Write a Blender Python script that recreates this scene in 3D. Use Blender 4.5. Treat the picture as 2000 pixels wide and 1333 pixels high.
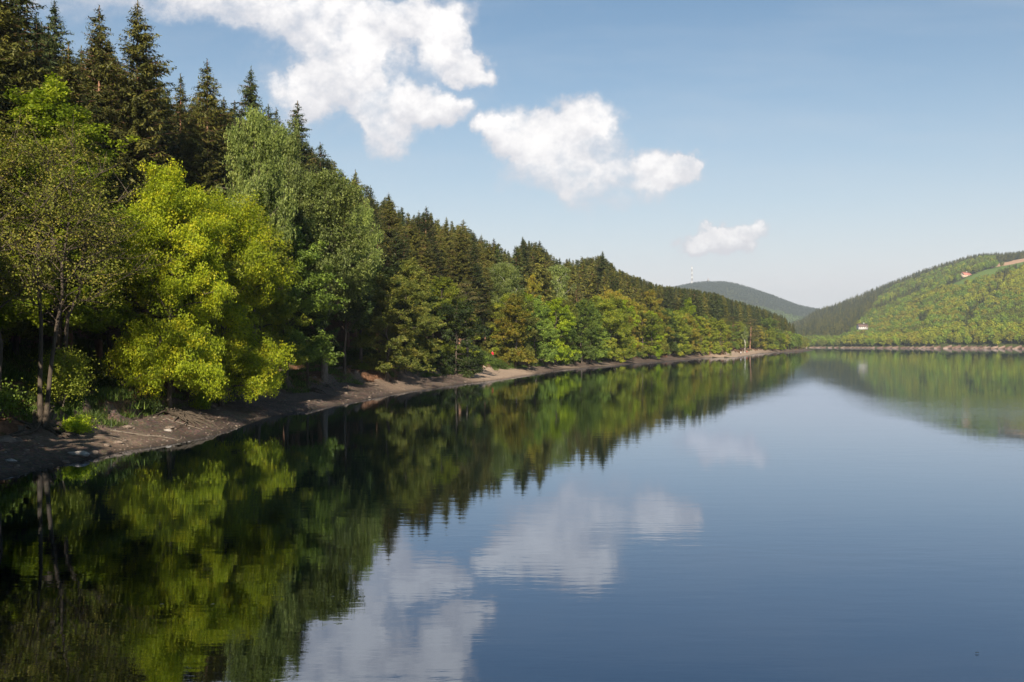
import bpy, math, random
import numpy as np
from mathutils import Vector
R_ = math.radians
for o in list(bpy.data.objects): bpy.data.objects.remove(o)
scene = bpy.context.scene
COL = scene.collection

# ------------------------------------------------------------------ camera
CAMH = 6.0
FPX = 1950.0          # focal length in pixels of the 2000 px wide photograph
HOR = 671.0
cam = bpy.data.cameras.new("camera")
camo = bpy.data.objects.new("camera", cam); COL.objects.link(camo)
camo.location = (0, 0, CAMH)
camo.rotation_euler = (R_(90) + math.atan((HOR - 666.5) / FPX), 0, 0)
cam.sensor_width = 36; cam.lens = 36 * FPX / 2000
cam.clip_start = 0.5; cam.clip_end = 40000
scene.camera = camo

# ------------------------------------------------------------------ light
SUN_EL = 29.0
SUN_TRAVEL = 3.0      # heading of the light, degrees right of the view axis (+Y)
sun = bpy.data.lights.new("sun", 'SUN'); sun.energy = 5.0; sun.angle = R_(0.5); sun.color = (1.0, 0.87, 0.70)
suno = bpy.data.objects.new("sun", sun); COL.objects.link(suno)
a = R_(SUN_TRAVEL)
dv = Vector((math.sin(a) * math.cos(R_(SUN_EL)), math.cos(a) * math.cos(R_(SUN_EL)), -math.sin(R_(SUN_EL))))
suno.rotation_euler = dv.to_track_quat('-Z', 'Y').to_euler()
suno.location = (-100, -150, 120)

vs = scene.view_settings
vs.view_transform = 'Standard'; vs.look = 'None'; vs.exposure = 1.12; vs.gamma = 1.0; vs.use_curve_mapping = False

# ------------------------------------------------------------------ world: sky texture + clouds by direction
world = bpy.data.worlds.new("World"); scene.world = world; world.use_nodes = True
nt = world.node_tree; nt.nodes.clear()
N = nt.nodes; L = nt.links
def nn(t, **k):
    n = N.new(t)
    for a_, v in k.items(): setattr(n, a_, v)
    return n
def wmath(op, a, b=None, c=None, clamp=False):
    n = N.new('ShaderNodeMath'); n.operation = op; n.use_clamp = clamp
    for i, v in enumerate((a, b, c)):
        if v is None: continue
        if isinstance(v, (int, float)): n.inputs[i].default_value = v
        else: L.new(v, n.inputs[i])
    return n.outputs[0]
out = nn('ShaderNodeOutputWorld'); bg = nn('ShaderNodeBackground')
sky = nn('ShaderNodeTexSky'); sky.sky_type = 'NISHITA'; sky.sun_disc = False
sky.sun_elevation = R_(SUN_EL); sky.sun_rotation = R_(180 + SUN_TRAVEL)
sky.altitude = 300; sky.air_density = 1.0; sky.dust_density = 1.0; sky.ozone_density = 1.6
SKY_STR = 0.058
bg.inputs['Strength'].default_value = SKY_STR
tc = nn('ShaderNodeTexCoord')
sep = nn('ShaderNodeSeparateXYZ'); L.new(tc.outputs['Generated'], sep.inputs[0])
ysafe = wmath('MAXIMUM', sep.outputs[1], 0.02)
u = wmath('DIVIDE', sep.outputs[0], ysafe)
v = wmath('DIVIDE', sep.outputs[2], ysafe)
comb = nn('ShaderNodeCombineXYZ'); L.new(u, comb.inputs[0]); L.new(v, comb.inputs[1])
def cnoise(scale, detail, rough, off=0.0, sy=1.0, dist=0.0):
    m = nn('ShaderNodeMapping'); m.inputs['Location'].default_value = (off, off * .7, 0); m.inputs['Scale'].default_value = (1, sy, 1)
    L.new(comb.outputs[0], m.inputs[0])
    n = nn('ShaderNodeTexNoise'); n.inputs['Scale'].default_value = scale; n.inputs['Detail'].default_value = detail
    n.inputs['Roughness'].default_value = rough; n.inputs['Distortion'].default_value = dist
    L.new(m.outputs[0], n.inputs['Vector']); return n.outputs[0]
# soft ellipses (centre x, centre y, rx, ry, weight) in photograph pixels -> sky directions
BL = [(430,5,110,45,1.0),(560,20,120,55,1.1),(700,30,140,70,1.25),(850,30,80,45,1.0),(660,110,90,80,1.1),(870,85,50,50,1.0),(915,120,40,32,1.2),
      (640,165,95,60,.75),(590,180,60,60,.5),(730,130,70,60,.5),(800,205,110,45,1.15),(755,262,52,42,1.25),(745,225,55,40,.8),(880,215,50,35,.7),
      (1140,222,85,42,1.35),(1030,262,100,48,1.35),(975,278,50,36,1.0),(1065,322,85,48,1.05),(1120,352,60,36,.6),(1215,338,80,34,.6),(1300,318,66,34,1.25),(1345,306,32,22,1.1),(1165,395,60,30,.35),(1130,280,90,60,.9),(1270,365,50,25,.4),
      (1382,468,56,29,1.7),(1430,470,60,26,1.5),(1378,474,34,17,1.15),(1400,483,60,12,.8),
      (600,120,230,150,.30),(760,110,210,150,.30),(1190,330,210,100,.26),(1415,480,130,42,.25),
      (300,-120,500,130,.9),(900,-160,420,90,.5),(-500,100,500,180,.9),(2700,150,400,90,.8),(-1500,-300,900,200,.8)]
wn = nn('ShaderNodeTexNoise'); wn.inputs['Scale'].default_value = 11; wn.inputs['Detail'].default_value = 7; wn.inputs['Roughness'].default_value = .62; L.new(comb.outputs[0], wn.inputs['Vector'])
ws = nn('ShaderNodeSeparateColor'); L.new(wn.outputs['Color'], ws.inputs[0])
uw = wmath('ADD', u, wmath('MULTIPLY', wmath('SUBTRACT', ws.outputs[0], .5), .085)); vw = wmath('ADD', v, wmath('MULTIPLY', wmath('SUBTRACT', ws.outputs[1], .5), .075))
wn2 = nn('ShaderNodeTexNoise'); wn2.inputs['Scale'].default_value = 45; wn2.inputs['Detail'].default_value = 6; wn2.inputs['Roughness'].default_value = .65; L.new(comb.outputs[0], wn2.inputs['Vector'])
ws2 = nn('ShaderNodeSeparateColor'); L.new(wn2.outputs['Color'], ws2.inputs[0])
uw = wmath('ADD', uw, wmath('MULTIPLY', wmath('SUBTRACT', ws2.outputs[0], .5), .034)); vw = wmath('ADD', vw, wmath('MULTIPLY', wmath('SUBTRACT', ws2.outputs[1], .5), .028))
BL_dens = None; BL_v = None
for (x, y, rx, ry, w) in BL:
    cx = (x - 1000) / FPX; cy = (HOR - y) / FPX
    dx = wmath('MULTIPLY', wmath('SUBTRACT', uw, cx), FPX / (rx * 1.25))
    dy = wmath('MULTIPLY', wmath('SUBTRACT', vw, cy), FPX / (ry * 1.25))
    d2 = wmath('ADD', wmath('MULTIPLY', dx, dx), wmath('MULTIPLY', dy, dy))
    g = wmath('MULTIPLY', wmath('MAXIMUM', wmath('SUBTRACT', 1.0, d2), 0.0), w)
    BL_dens = g if BL_dens is None else wmath('ADD', BL_dens, g)
    gv = wmath('MULTIPLY', g, dy); BL_v = gv if BL_v is None else wmath('ADD', BL_v, gv)
vpos = wmath('DIVIDE', BL_v, wmath('ADD', BL_dens, .02))   # -1 underside, +1 top of each cloud
BL_dens = wmath('MINIMUM', BL_dens, 1.25)
# (noise)
n1 = cnoise(9, 8, .62, 3.1, 1.2, .3); n2 = cnoise(30, 7, .6, 7.7, 1.1); n4 = cnoise(85, 6, .65, 2.2, 1.1)
n3 = cnoise(16, 6, .6, 1.3, 1.2)
nz = wmath('ADD', wmath('MULTIPLY', wmath('SUBTRACT', n1, .5), 2.0), wmath('ADD', wmath('MULTIPLY', wmath('SUBTRACT', n2, .5), 1.6), wmath('MULTIPLY', wmath('SUBTRACT', n4, .5), .8)))
dens = wmath('ADD', wmath('SUBTRACT', BL_dens, .36), wmath('MULTIPLY', nz, wmath('ADD', 0.25, wmath('MINIMUM', BL_dens, .75))))
mr = nn('ShaderNodeMapRange'); mr.interpolation_type = 'SMOOTHSTEP'
mr.inputs['From Min'].default_value = -0.38; mr.inputs['From Max'].default_value = 1.0
L.new(dens, mr.inputs['Value']); cmask = mr.outputs[0]
# thin veil of cirrus
ci = nn('ShaderNodeMapRange'); ci.inputs['From Min'].default_value = .48; ci.inputs['From Max'].default_value = .85; ci.inputs['To Max'].default_value = .28
cim = nn('ShaderNodeMapping'); cim.inputs['Rotation'].default_value = (0, 0, R_(-14)); cim.inputs['Scale'].default_value = (1.2, 7, 1)
L.new(comb.outputs[0], cim.inputs[0]); cin = nn('ShaderNodeTexNoise'); cin.inputs['Scale'].default_value = 2.2; cin.inputs['Detail'].default_value = 6; cin.inputs['Roughness'].default_value = .55
L.new(cim.outputs[0], cin.inputs['Vector']); L.new(cin.outputs[0], ci.inputs['Value'])
fwd = wmath('MULTIPLY', sep.outputs[1], 6.0, clamp=True)
cmask = wmath('MULTIPLY', cmask, fwd); cirr = wmath('MULTIPLY', ci.outputs[0], fwd)
# cloud brightness: denser parts whiter, thin parts greyer
cb = nn('ShaderNodeMapRange'); cb.inputs['From Min'].default_value = .15; cb.inputs['From Max'].default_value = 1.15
L.new(wmath('ADD', dens, wmath('MULTIPLY', wmath('SUBTRACT', n3, .5), 2.2)), cb.inputs['Value'])
ccol = nn('ShaderNodeMix', data_type='RGBA')
ccol.inputs['A'].default_value = (5.9, 5.9, 6.3, 1); ccol.inputs['B'].default_value = (9.0, 8.8, 8.7, 1)
vsh = nn('ShaderNodeMapRange'); vsh.interpolation_type = 'SMOOTHSTEP'; vsh.inputs['From Min'].default_value = -.62; vsh.inputs['From Max'].default_value = .22; vsh.inputs['To Min'].default_value = .12
L.new(wmath('ADD', vpos, wmath('MULTIPLY', wmath('SUBTRACT', n2, .5), 1.2)), vsh.inputs['Value'])
L.new(wmath('MULTIPLY', cb.outputs[0], vsh.outputs[0]), ccol.inputs['Factor'])
# lift of the sky towards the horizon
hz = wmath('POWER', 2.71828, wmath('MULTIPLY', wmath('ABSOLUTE', sep.outputs[2]), -8.0))
skt = nn('ShaderNodeVectorMath'); skt.operation = 'MULTIPLY'; skt.inputs[1].default_value = (.39, .69, .80); L.new(sky.outputs[0], skt.inputs[0])
hmix = nn('ShaderNodeMix', data_type='RGBA'); L.new(skt.outputs[0], hmix.inputs['A']); hmix.inputs['B'].default_value = (7.3, 7.35, 7.4, 1)
L.new(wmath('MULTIPLY', hz, 1.6, clamp=True), hmix.inputs['Factor'])
m1 = nn('ShaderNodeMix', data_type='RGBA'); L.new(hmix.outputs['Result'], m1.inputs['A']); m1.inputs['B'].default_value = (5.4, 5.8, 6.3, 1); L.new(cirr, m1.inputs['Factor'])
m2 = nn('ShaderNodeMix', data_type='RGBA'); L.new(m1.outputs['Result'], m2.inputs['A']); L.new(ccol.outputs['Result'], m2.inputs['B']); L.new(cmask, m2.inputs['Factor'])
L.new(m2.outputs['Result'], bg.inputs['Color']); L.new(bg.outputs[0], out.inputs['Surface'])

# ------------------------------------------------------------------ helpers
rng = np.random.default_rng(11); random.seed(11)
def tag(o, label=None, cat=None, group=None, kind=None):
    if label: o['label'] = label
    if cat: o['category'] = cat
    if group: o['group'] = group
    if kind: o['kind'] = kind
    return o
def link(o): COL.objects.link(o); return o
def mesh_np(name, V, F, attr=None, smooth=False, mats=(), midx=None):
    """V (n,3); F list of arrays, each (m,k)"""
    me = bpy.data.meshes.new(name)
    F = [f for f in F if len(f)]
    nl = sum(f.size for f in F); npoly = sum(len(f) for f in F)
    me.vertices.add(len(V)); me.vertices.foreach_set('co', np.asarray(V, np.float32).ravel())
    me.loops.add(nl); me.loops.foreach_set('vertex_index', np.concatenate([f.ravel() for f in F]).astype(np.int32))
    me.polygons.add(npoly)
    tot = np.concatenate([np.full(len(f), f.shape[1]) for f in F]); st = np.concatenate([[0], np.cumsum(tot)[:-1]])
    me.polygons.foreach_set('loop_start', st.astype(np.int32)); me.polygons.foreach_set('loop_total', tot.astype(np.int32))
    if smooth: me.polygons.foreach_set('use_smooth', np.ones(npoly, bool))
    me.update(calc_edges=True)
    if attr is not None:
        at = me.attributes.new('v', 'FLOAT', 'FACE'); at.data.foreach_set('value', np.asarray(attr, np.float32))
    for m in mats: me.materials.append(m)
    if midx is not None: me.polygons.foreach_set('material_index', np.asarray(midx, np.int32))
    return me
class MB:
    def __init__(s): s.V = []; s.Q = []; s.T = []; s.n = 0; s.aq = []; s.at = []
    def add(s, V, Q=None, T=None, a=None):
        V = np.asarray(V, float).reshape(-1, 3); s.V.append(V)
        if Q is not None and len(Q):
            Q = np.asarray(Q); s.Q.append(Q + s.n); s.aq.append(np.full(len(Q), .5) if a is None else a)
        if T is not None and len(T):
            T = np.asarray(T); s.T.append(T + s.n); s.at.append(np.full(len(T), .5) if a is None else a)
        s.n += len(V)
    def tube(s, P, r, k=6, cap=True):
        P = np.asarray(P, float); n = len(P); r = np.broadcast_to(r, n)
        t = np.gradient(P, axis=0); t /= np.linalg.norm(t, axis=1)[:, None] + 1e-9
        ref = np.where(np.abs(t[:, 2:3]) > .8, np.array([[1., 0, 0]]), np.array([[0, 0, 1.]]))
        if np.abs(t[:, 2]).mean() > .6: ref = np.tile([1., 0, 0], (n, 1))
        else: ref = np.tile([0, 0, 1.], (n, 1))
        b = np.cross(t, ref); b /= np.linalg.norm(b, axis=1)[:, None] + 1e-9; c = np.cross(t, b)
        an = np.arange(k) * 2 * math.pi / k
        V = P[:, None] + r[:, None, None] * (b[:, None] * np.cos(an)[None, :, None] + c[:, None] * np.sin(an)[None, :, None])
        i = np.arange(n - 1)[:, None] * k; j = np.arange(k)[None]; j2 = (j + 1) % k
        Q = np.stack([i + j, i + j2, i + k + j2, i + k + j], -1).reshape(-1, 4)
        s.add(V.reshape(-1, 3), Q)
    def box(s, c, h, rz=0.0):
        c = np.asarray(c, float); x, y, z = h
        V = np.array([[sx * x, sy * y, sz * z] for sx in (-1, 1) for sy in (-1, 1) for sz in (-1, 1)], float)
        co, si = math.cos(rz), math.sin(rz); V = np.stack([V[:, 0] * co - V[:, 1] * si, V[:, 0] * si + V[:, 1] * co, V[:, 2]], 1) + c
        s.add(V, [[0, 1, 3, 2], [4, 6, 7, 5], [0, 4, 5, 1], [2, 3, 7, 6], [0, 2, 6, 4], [1, 5, 7, 3]])
    def mesh(s, name, smooth=False, mats=()):
        V = np.concatenate(s.V) if s.V else np.zeros((0, 3))
        F = []; A = []
        if s.Q: F.append(np.concatenate(s.Q)); A.append(np.concatenate(s.aq))
        if s.T: F.append(np.concatenate(s.T)); A.append(np.concatenate(s.at))
        return mesh_np(name, V, F, np.concatenate(A), smooth, mats)
def obj(name, me, parent=None, mat=None, loc=None):
    o = bpy.data.objects.new(name, me); COL.objects.link(o)
    if parent: o.parent = parent
    if loc is not None: o.location = loc
    if mat:
        if not me.materials: me.materials.append(None)
        o.material_slots[0].link = 'OBJECT'; o.material_slots[0].material = mat
    return o
def empty(name, loc, rz=0, sc=None):
    o = bpy.data.objects.new(name, None); COL.objects.link(o); o.empty_display_size = .5
    o.location = loc; o.rotation_euler = (0, 0, rz)
    if sc is not None: o.scale = sc
    return o
def unit(v): return v / (np.linalg.norm(v, axis=-1, keepdims=True) + 1e-9)

# value noise
def vnoise(x, y, seed=0):
    xi = np.floor(x).astype(np.int64); yi = np.floor(y).astype(np.int64); xf = x - xi; yf = y - yi
    def h(a, b):
        n = (a * 374761393 + b * 668265263 + seed * 974711) & 0xffffffff
        n = ((n ^ (n >> 13)) * 1274126177) & 0xffffffff
        return ((n ^ (n >> 16)) & 0xffff) / 65535.0
    sx = xf * xf * (3 - 2 * xf); sy = yf * yf * (3 - 2 * yf)
    return (h(xi, yi) * (1 - sx) + h(xi + 1, yi) * sx) * (1 - sy) + (h(xi, yi + 1) * (1 - sx) + h(xi + 1, yi + 1) * sx) * sy
def fbm(x, y, s, oc=4, seed=0):
    t = 0; a_ = .5
    for i in range(oc): t = t + a_ * (vnoise(x / s + i * 17.3, y / s - i * 9.1, seed + i) - .5); s *= .5; a_ *= .5
    return t * 2

# ------------------------------------------------------------------ lie of the land
SHORE_PX = [(-60,956),(0,936),(80,917),(156,901),(250,879),(324,870),(421,850),(470,834),(515,817),(566,807),(663,792),(710,782),(800,765),(900,751),(980,742),
            (1036,733),(1075,727),(1100,722),(1180,716),(1240,711),(1300,706),(1340,703),(1380,699),(1440,698.5),(1485,690.5),(1530,688.2),(1560,687),(1588,684.5)]
left = []
for x, y in SHORE_PX:
    D = FPX * CAMH / (y - HOR); left.append(((x - 1000) / FPX * D, D))
back = [(262,1010),(180,1120),(20,1230),(-200,1330),(-230,1440),(0,1460),(220,1430),(395,1335)]
right = [((x - 1000) / FPX * D, D) for x, D in [(1640,1290),(1700,1235),(1760,1200),(1820,1150),(1880,1120),(1930,1080),(1975,1055),(2040,1020),(2120,960)]]
right += [(640,800),(560,500),(480,250),(430,60),(420,-9),(60,-9),(-30,-9),(-27,12)]
POLY = np.array(left + back + right)
def sdist(X, Y):
    """positive on land"""
    X = np.asarray(X, float); Y = np.asarray(Y, float); sh = X.shape; P = np.stack([X.ravel(), Y.ravel()], 1)
    best = np.full(len(P), 1e18); ins = np.zeros(len(P), bool); n = len(POLY)
    for i in range(n):
        a_, b = POLY[i], POLY[(i + 1) % n]; ab = b - a_; t = np.clip(((P - a_) @ ab) / (ab @ ab), 0, 1)
        q = P - (a_ + t[:, None] * ab); best = np.minimum(best, (q ** 2).sum(1))
        c = (a_[1] > P[:, 1]) != (b[1] > P[:, 1])
        with np.errstate(divide='ignore', invalid='ignore'):
            ins ^= c & (P[:, 0] < (b[0] - a_[0]) * (P[:, 1] - a_[1]) / (b[1] - a_[1] + 1e-12) + a_[0])
    d = np.sqrt(best); return np.where(ins, -d, d).reshape(sh)
SKYL = np.array([(-400,-350),(-60,-90),(30,-60),(105,-5),(150,60),(192,15),(230,40),(268,3),(310,85),(340,150),(380,135),(404,118),(450,185),(490,131),(539,212),(580,198),(625,280),(680,335),(708,335),(740,385),(759,378),(795,410),(832,405),
                 (872,426),(905,430),(940,458),(964,467),(1000,485),(1021,464),(1054,470),(1090,503),(1140,498),(1177,492),(1205,520),(1246,535),(1280,550),(1327,556),(1393,566),(1440,582),(1480,594),(1530,612),(1560,632),(1592,655),(1600,672)], float)
def skyline(px): return np.interp(px, SKYL[:, 0], SKYL[:, 1])
BY = np.array([(1000,690),(1590,676),(1640,668),(1700,645),(1760,613),(1800,592),(1850,567),(1900,549),(1950,532),(2000,517),(2300,440),(3000,360)], float)
RY = np.array([(900,640),(1400,650),(1500,640),(1540,630),(1566,621),(1594,603),(1650,584),(1720,554),(1790,528),(1860,507),(1890,497),(1923,491),(1960,493),(2000,490),(2400,468),(3000,440)], float)
FY = np.array([(-500,640),(600,620),(1000,600),(1200,578),(1300,562),(1331,557),(1359,552),(1380,549.5),(1412,550),(1440,555),(1475,566),(1510,577),(1545,591),(1569,599),(1594,603),(1660,616),(1800,630),(2600,640)], float)
def pix(X, Y): return 1000 + FPX * X / np.maximum(Y, 1.0)
def DC(px): return np.interp(px, [1590, 1700, 2000, 2600], [1480, 1430, 1520, 1600])
def height(X, Y):
    X = np.asarray(X, float); Y = np.asarray(Y, float); d = sdist(X, Y); px = pix(X, Y)
    px = np.where(Y < 5, np.where(X > 0, 6000, -6000), px)
    # --- left bank
    wob = fbm(X, Y, 22, 2, 5)
    dl = d * (1 + .35 * wob) + (1.3 * fbm(X, Y, 7, 3, 31) + .12) * np.clip((12 - d) / 8, 0, 1) * np.clip(d / 1.2, 0, 1)
    hl = np.interp(dl, [-3, 0, 1.2, 4, 6.1, 6.9, 9.5, 13.2, 14.5, 40, 150, 400], [-.7, 0, .28, .8, 1.2, 2.2, 2.7, 2.85, 3.5, 13.0, 60, 110])
    hl = hl + np.clip(dl - 14, 0, 30) / 30 * fbm(X, Y, 30, 4, 3) * 3.0 + np.clip(dl, 0, 1.2) * .22 * fbm(X, Y, 1.7, 3, 9) + np.clip(dl - 5.0, 0, 1) * np.clip(9 - dl, 0, 1) * 1.1 * fbm(X, Y, 1.3, 3, 19)
    lim = CAMH + (HOR - skyline(px)) * np.maximum(Y, 1) / FPX - 20 - .05 * np.maximum(Y - 600, 0) * 0
    lim = np.maximum(lim, np.minimum(3 + .05 * d, 9))
    hl = np.where((px > -300) & (Y > 20), np.minimum(hl, lim), hl)
    # --- far side
    dc = DC(px); Dv = dc + 110; Dr = np.interp(px, [1500, 1700, 2000, 2600], [2500, 2450, 2350, 2300])
    yb = np.interp(px, BY[:, 0], BY[:, 1]); yr = np.interp(px, RY[:, 0], RY[:, 1]); yf = np.interp(px, FY[:, 0], FY[:, 1])
    Hc = np.maximum(CAMH + (HOR - yb) * dc / FPX - 14, 6); Hv = np.maximum(CAMH + (HOR - yb) * Dv / FPX - 1, 9)
    Hr = np.maximum(CAMH + (HOR - yr) * Dr / FPX - 16, Hv + 4); Hf = CAMH + (HOR - yf) * 4500 / FPX - 12
    def seg(t): t = np.clip(t, 0, 1); return t
    d2 = np.maximum(d, 0)
    ts = np.clip(d2 / np.maximum(d2 + (dc - Y), 1), 0, 1)
    h1 = np.where(Y < dc, np.minimum(.25 * d2, 1.8) + (Hc - 1.8) * ts ** .9 * (ts > 0), Hc)
    h2 = Hc + (Hv - Hc) * seg((Y - dc) / 110)
    tr = seg((Y - Dv) / (Dr - Dv)); h3 = Hv + (Hr - Hv) * (tr ** .85)
    tf = seg((Y - Dr) / 400); h4 = Hr + (30 - Hr) * (tf * tf * (3 - 2 * tf))
    tg = seg((Y - 3000) / 1500); h5 = 30 + (Hf - 30) * (tg * tg * (3 - 2 * tg))
    th = seg((Y - 4500) / 1500)
    hr = np.where(Y < dc, h1, np.where(Y < Dv, h2, np.where(Y < Dr, h3, np.where(Y < 3000, h4, h5 + (60 - Hf) * th * th))))
    hr = hr + np.clip((Y - 1700) / 600, 0, 1) * fbm(X, Y, 300, 4, 8) * 8 * np.clip((2300 - Y) / 200, 0, 1) + np.clip(d2 / 60, 0, 1) * fbm(X, Y, 90, 3, 21) * 5
    # right, out of the frame
    ho = np.minimum(.3 * d2, 130) + np.clip(d2 / 60, 0, 1) * fbm(X, Y, 90, 3, 21) * 6
    w = np.clip((px - 2250) / 500, 0, 1) * np.clip((1300 - Y) / 200, 0, 1); hr = hr * (1 - w) + ho * w
    # dam land behind the camera
    t = np.clip((Y - 1000) / 260, 0, 1); wl = np.where((X > 300) | ((px > 1610) & (Y > 5)), 1.0, t)
    h = hl * (1 - wl) + hr * wl
    bed = np.maximum(-.28 * np.abs(d), -5.0)
    rr = np.hypot(X, Y); h = np.where(rr > 6500, np.minimum(h, 60), h)
    return np.where(d > 0, np.where(wl > .02, np.maximum(h, .02), h), bed), d

# ------------------------------------------------------------------ materials
def mat(name):
    m = bpy.data.materials.new(name); m.use_nodes = True; t = m.node_tree; t.nodes.clear()
    o = t.nodes.new('ShaderNodeOutputMaterial'); return m, t, o
def ramp(t, fac, stops):
    r = t.nodes.new('ShaderNodeValToRGB'); e = r.color_ramp.elements
    while len(e) < len(stops): e.new(.5)
    for i, (p, c) in enumerate(stops): e[i].position = p; e[i].color = (*c, 1)
    t.links.new(fac, r.inputs[0]); return r.outputs[0]
def tnoise(t, scale, detail=4, rough=.55, vec=None, coord='Object', sc=None):
    n = t.nodes.new('ShaderNodeTexNoise'); n.inputs['Scale'].default_value = scale; n.inputs['Detail'].default_value = detail; n.inputs['Roughness'].default_value = rough
    if vec is None:
        tc_ = t.nodes.new('ShaderNodeTexCoord'); vec = tc_.outputs[coord]
    if sc:
        m = t.nodes.new('ShaderNodeMapping'); m.inputs['Scale'].default_value = sc; t.links.new(vec, m.inputs[0]); vec = m.outputs[0]
    t.links.new(vec, n.inputs['Vector']); return n.outputs[0]
def mixc(t, f, a_, b, mode='MIX'):
    m = t.nodes.new('ShaderNodeMix'); m.data_type = 'RGBA'; m.blend_type = mode
    for k, v_ in (('Factor', f), ('A', a_), ('B', b)):
        if isinstance(v_, (int, float)): m.inputs[k].default_value = v_
        elif isinstance(v_, tuple): m.inputs[k].default_value = (*v_, 1)
        else: t.links.new(v_, m.inputs[k])
    return m.outputs['Result']
def bump(t, h, dist=.05, st=1.0):
    b = t.nodes.new('ShaderNodeBump'); b.inputs['Distance'].default_value = dist; b.inputs['Strength'].default_value = st
    t.links.new(h, b.inputs['Height']); return b.outputs[0]
def principled(t, o, col, rough=.8, normal=None, spec=.3):
    p = t.nodes.new('ShaderNodeBsdfPrincipled')
    if isinstance(col, tuple): p.inputs['Base Color'].default_value = (*col, 1)
    else: t.links.new(col, p.inputs['Base Color'])
    p.inputs['Roughness'].default_value = rough; p.inputs['Specular IOR Level'].default_value = spec
    if normal is not None: t.links.new(normal, p.inputs['Normal'])
    t.links.new(p.outputs[0], o.inputs['Surface']); return p
def leaf_mat(name, c1, c2, c3=None, trans=.42, gloss=.25, var=.35):
    """foliage: c1 main, c2 second tint by leaf clump, c3 young growth on some"""
    m, t, o = mat(name)
    at = t.nodes.new('ShaderNodeAttribute'); at.attribute_name = 'v'
    oi = t.nodes.new('ShaderNodeObjectInfo')
    if c3 is None: c3 = tuple(x * .8 + y * .2 for x, y in zip(c2, c1))
    c = ramp(t, at.outputs['Fac'], [(0, tuple(k * .7 for k in c1)), (.35, c1), (.7, c2), (1, c3)])
    mr_ = t.nodes.new('ShaderNodeMapRange'); mr_.inputs['To Min'].default_value = 1 - var; mr_.inputs['To Max'].default_value = 1 + var
    t.links.new(oi.outputs['Random'], mr_.inputs['Value'])
    sc_ = t.nodes.new('ShaderNodeVectorMath'); sc_.operation = 'SCALE'; t.links.new(c, sc_.inputs[0]); t.links.new(mr_.outputs[0], sc_.inputs['Scale'])
    c = sc_.outputs[0]
    p = t.nodes.new('ShaderNodeBsdfPrincipled'); t.links.new(c, p.inputs['Base Color']); p.inputs['Roughness'].default_value = .55; p.inputs['Specular IOR Level'].default_value = gloss
    tr = t.nodes.new('ShaderNodeBsdfTranslucent'); t.links.new(mixc(t, 1.0, c, (1.0, 1.05, .55), 'MULTIPLY'), tr.inputs[0])
    mx = t.nodes.new('ShaderNodeMixShader'); mx.inputs[0].default_value = trans
    t.links.new(p.outputs[0], mx.inputs[1]); t.links.new(tr.outputs[0], mx.inputs[2]); t.links.new(mx.outputs[0], o.inputs['Surface']); return m
def bark_mat(name, c1, c2, scale=6, band=False):
    m, t, o = mat(name)
    n = tnoise(t, scale, 6, .65, sc=(1, 1, .25)); c = ramp(t, n, [(.3, c1), (.7, c2)])
    if band:
        b = tnoise(t, 5, 4, .7, sc=(.6, .6, 3)); bb = ramp(t, b, [(.56, (0, 0, 0)), (.62, (1, 1, 1))]); c = mixc(t, bb, c, (.05, .045, .04))
    principled(t, o, c, .85, bump(t, n, .04), .2); return m
LM = dict(
    maple=leaf_mat('leaves_maple', (.20, .255, .012), (.30, .34, .014), (.40, .37, .018), .5),
    lime=leaf_mat('leaves_lime', (0.194, 0.281, 0.015), (0.313, 0.389, 0.017), (0.389, 0.454, 0.026), .5),
    beech=leaf_mat('leaves_beech', (.150, .190, .020), (.215, .245, .024), (.275, .27, .03), .45),
    green=leaf_mat('leaves_green', (0.098, 0.150, 0.026), (0.150, 0.215, 0.031), (0.208, 0.273, 0.039), .42),
    dark=leaf_mat('leaves_shaded_dark_green', (.025, .042, .011), (.042, .066, .013), (.065, .09, .016), .35),  # deep shade put into the leaf colour; also used for dark bushes
    olive=leaf_mat('leaves_olive', (.105, .128, .024), (.155, .165, .028), (.20, .18, .033), .4),
    rust=leaf_mat('leaves_rust', (0.182, 0.189, 0.021), (0.260, 0.221, 0.026), (0.325, 0.234, 0.034), .42),
    birch=leaf_mat('leaves_birch', (0.174, 0.228, 0.054), (0.264, 0.330, 0.078), (0.360, 0.408, 0.108), .5, .4),
    alder=leaf_mat('leaves_alder', (.13, .15, .022), (.20, .20, .03), (.27, .22, .05), .45),
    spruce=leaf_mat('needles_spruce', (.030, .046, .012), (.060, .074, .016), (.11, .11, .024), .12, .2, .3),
    spruce_lit=leaf_mat('needles_spruce_sunlit', (.075, .082, .016), (.14, .135, .022), (.21, .18, .035), .15, .2, .25),  # lit copy of the spruce needles, warm sunlight put into the colour
    pine=leaf_mat('needles_pine', (.07, .075, .02), (.11, .10, .03), (.15, .11, .045), .15, .2, .25),
    bush=leaf_mat('leaves_bush', (.05, .09, .016), (.09, .14, .02), (.14, .19, .03), .4))
BM = dict(
    grey=bark_mat('bark_grey', (.06, .05, .04), (.19, .16, .13)),
    dark=bark_mat('bark_dark', (.035, .028, .022), (.10, .08, .06)),
    red=bark_mat('bark_reddish', (.12, .06, .035), (.30, .17, .11)),
    birch=bark_mat('bark_birch', (.38, .36, .33), (.62, .6, .56), 4, True))

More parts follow.
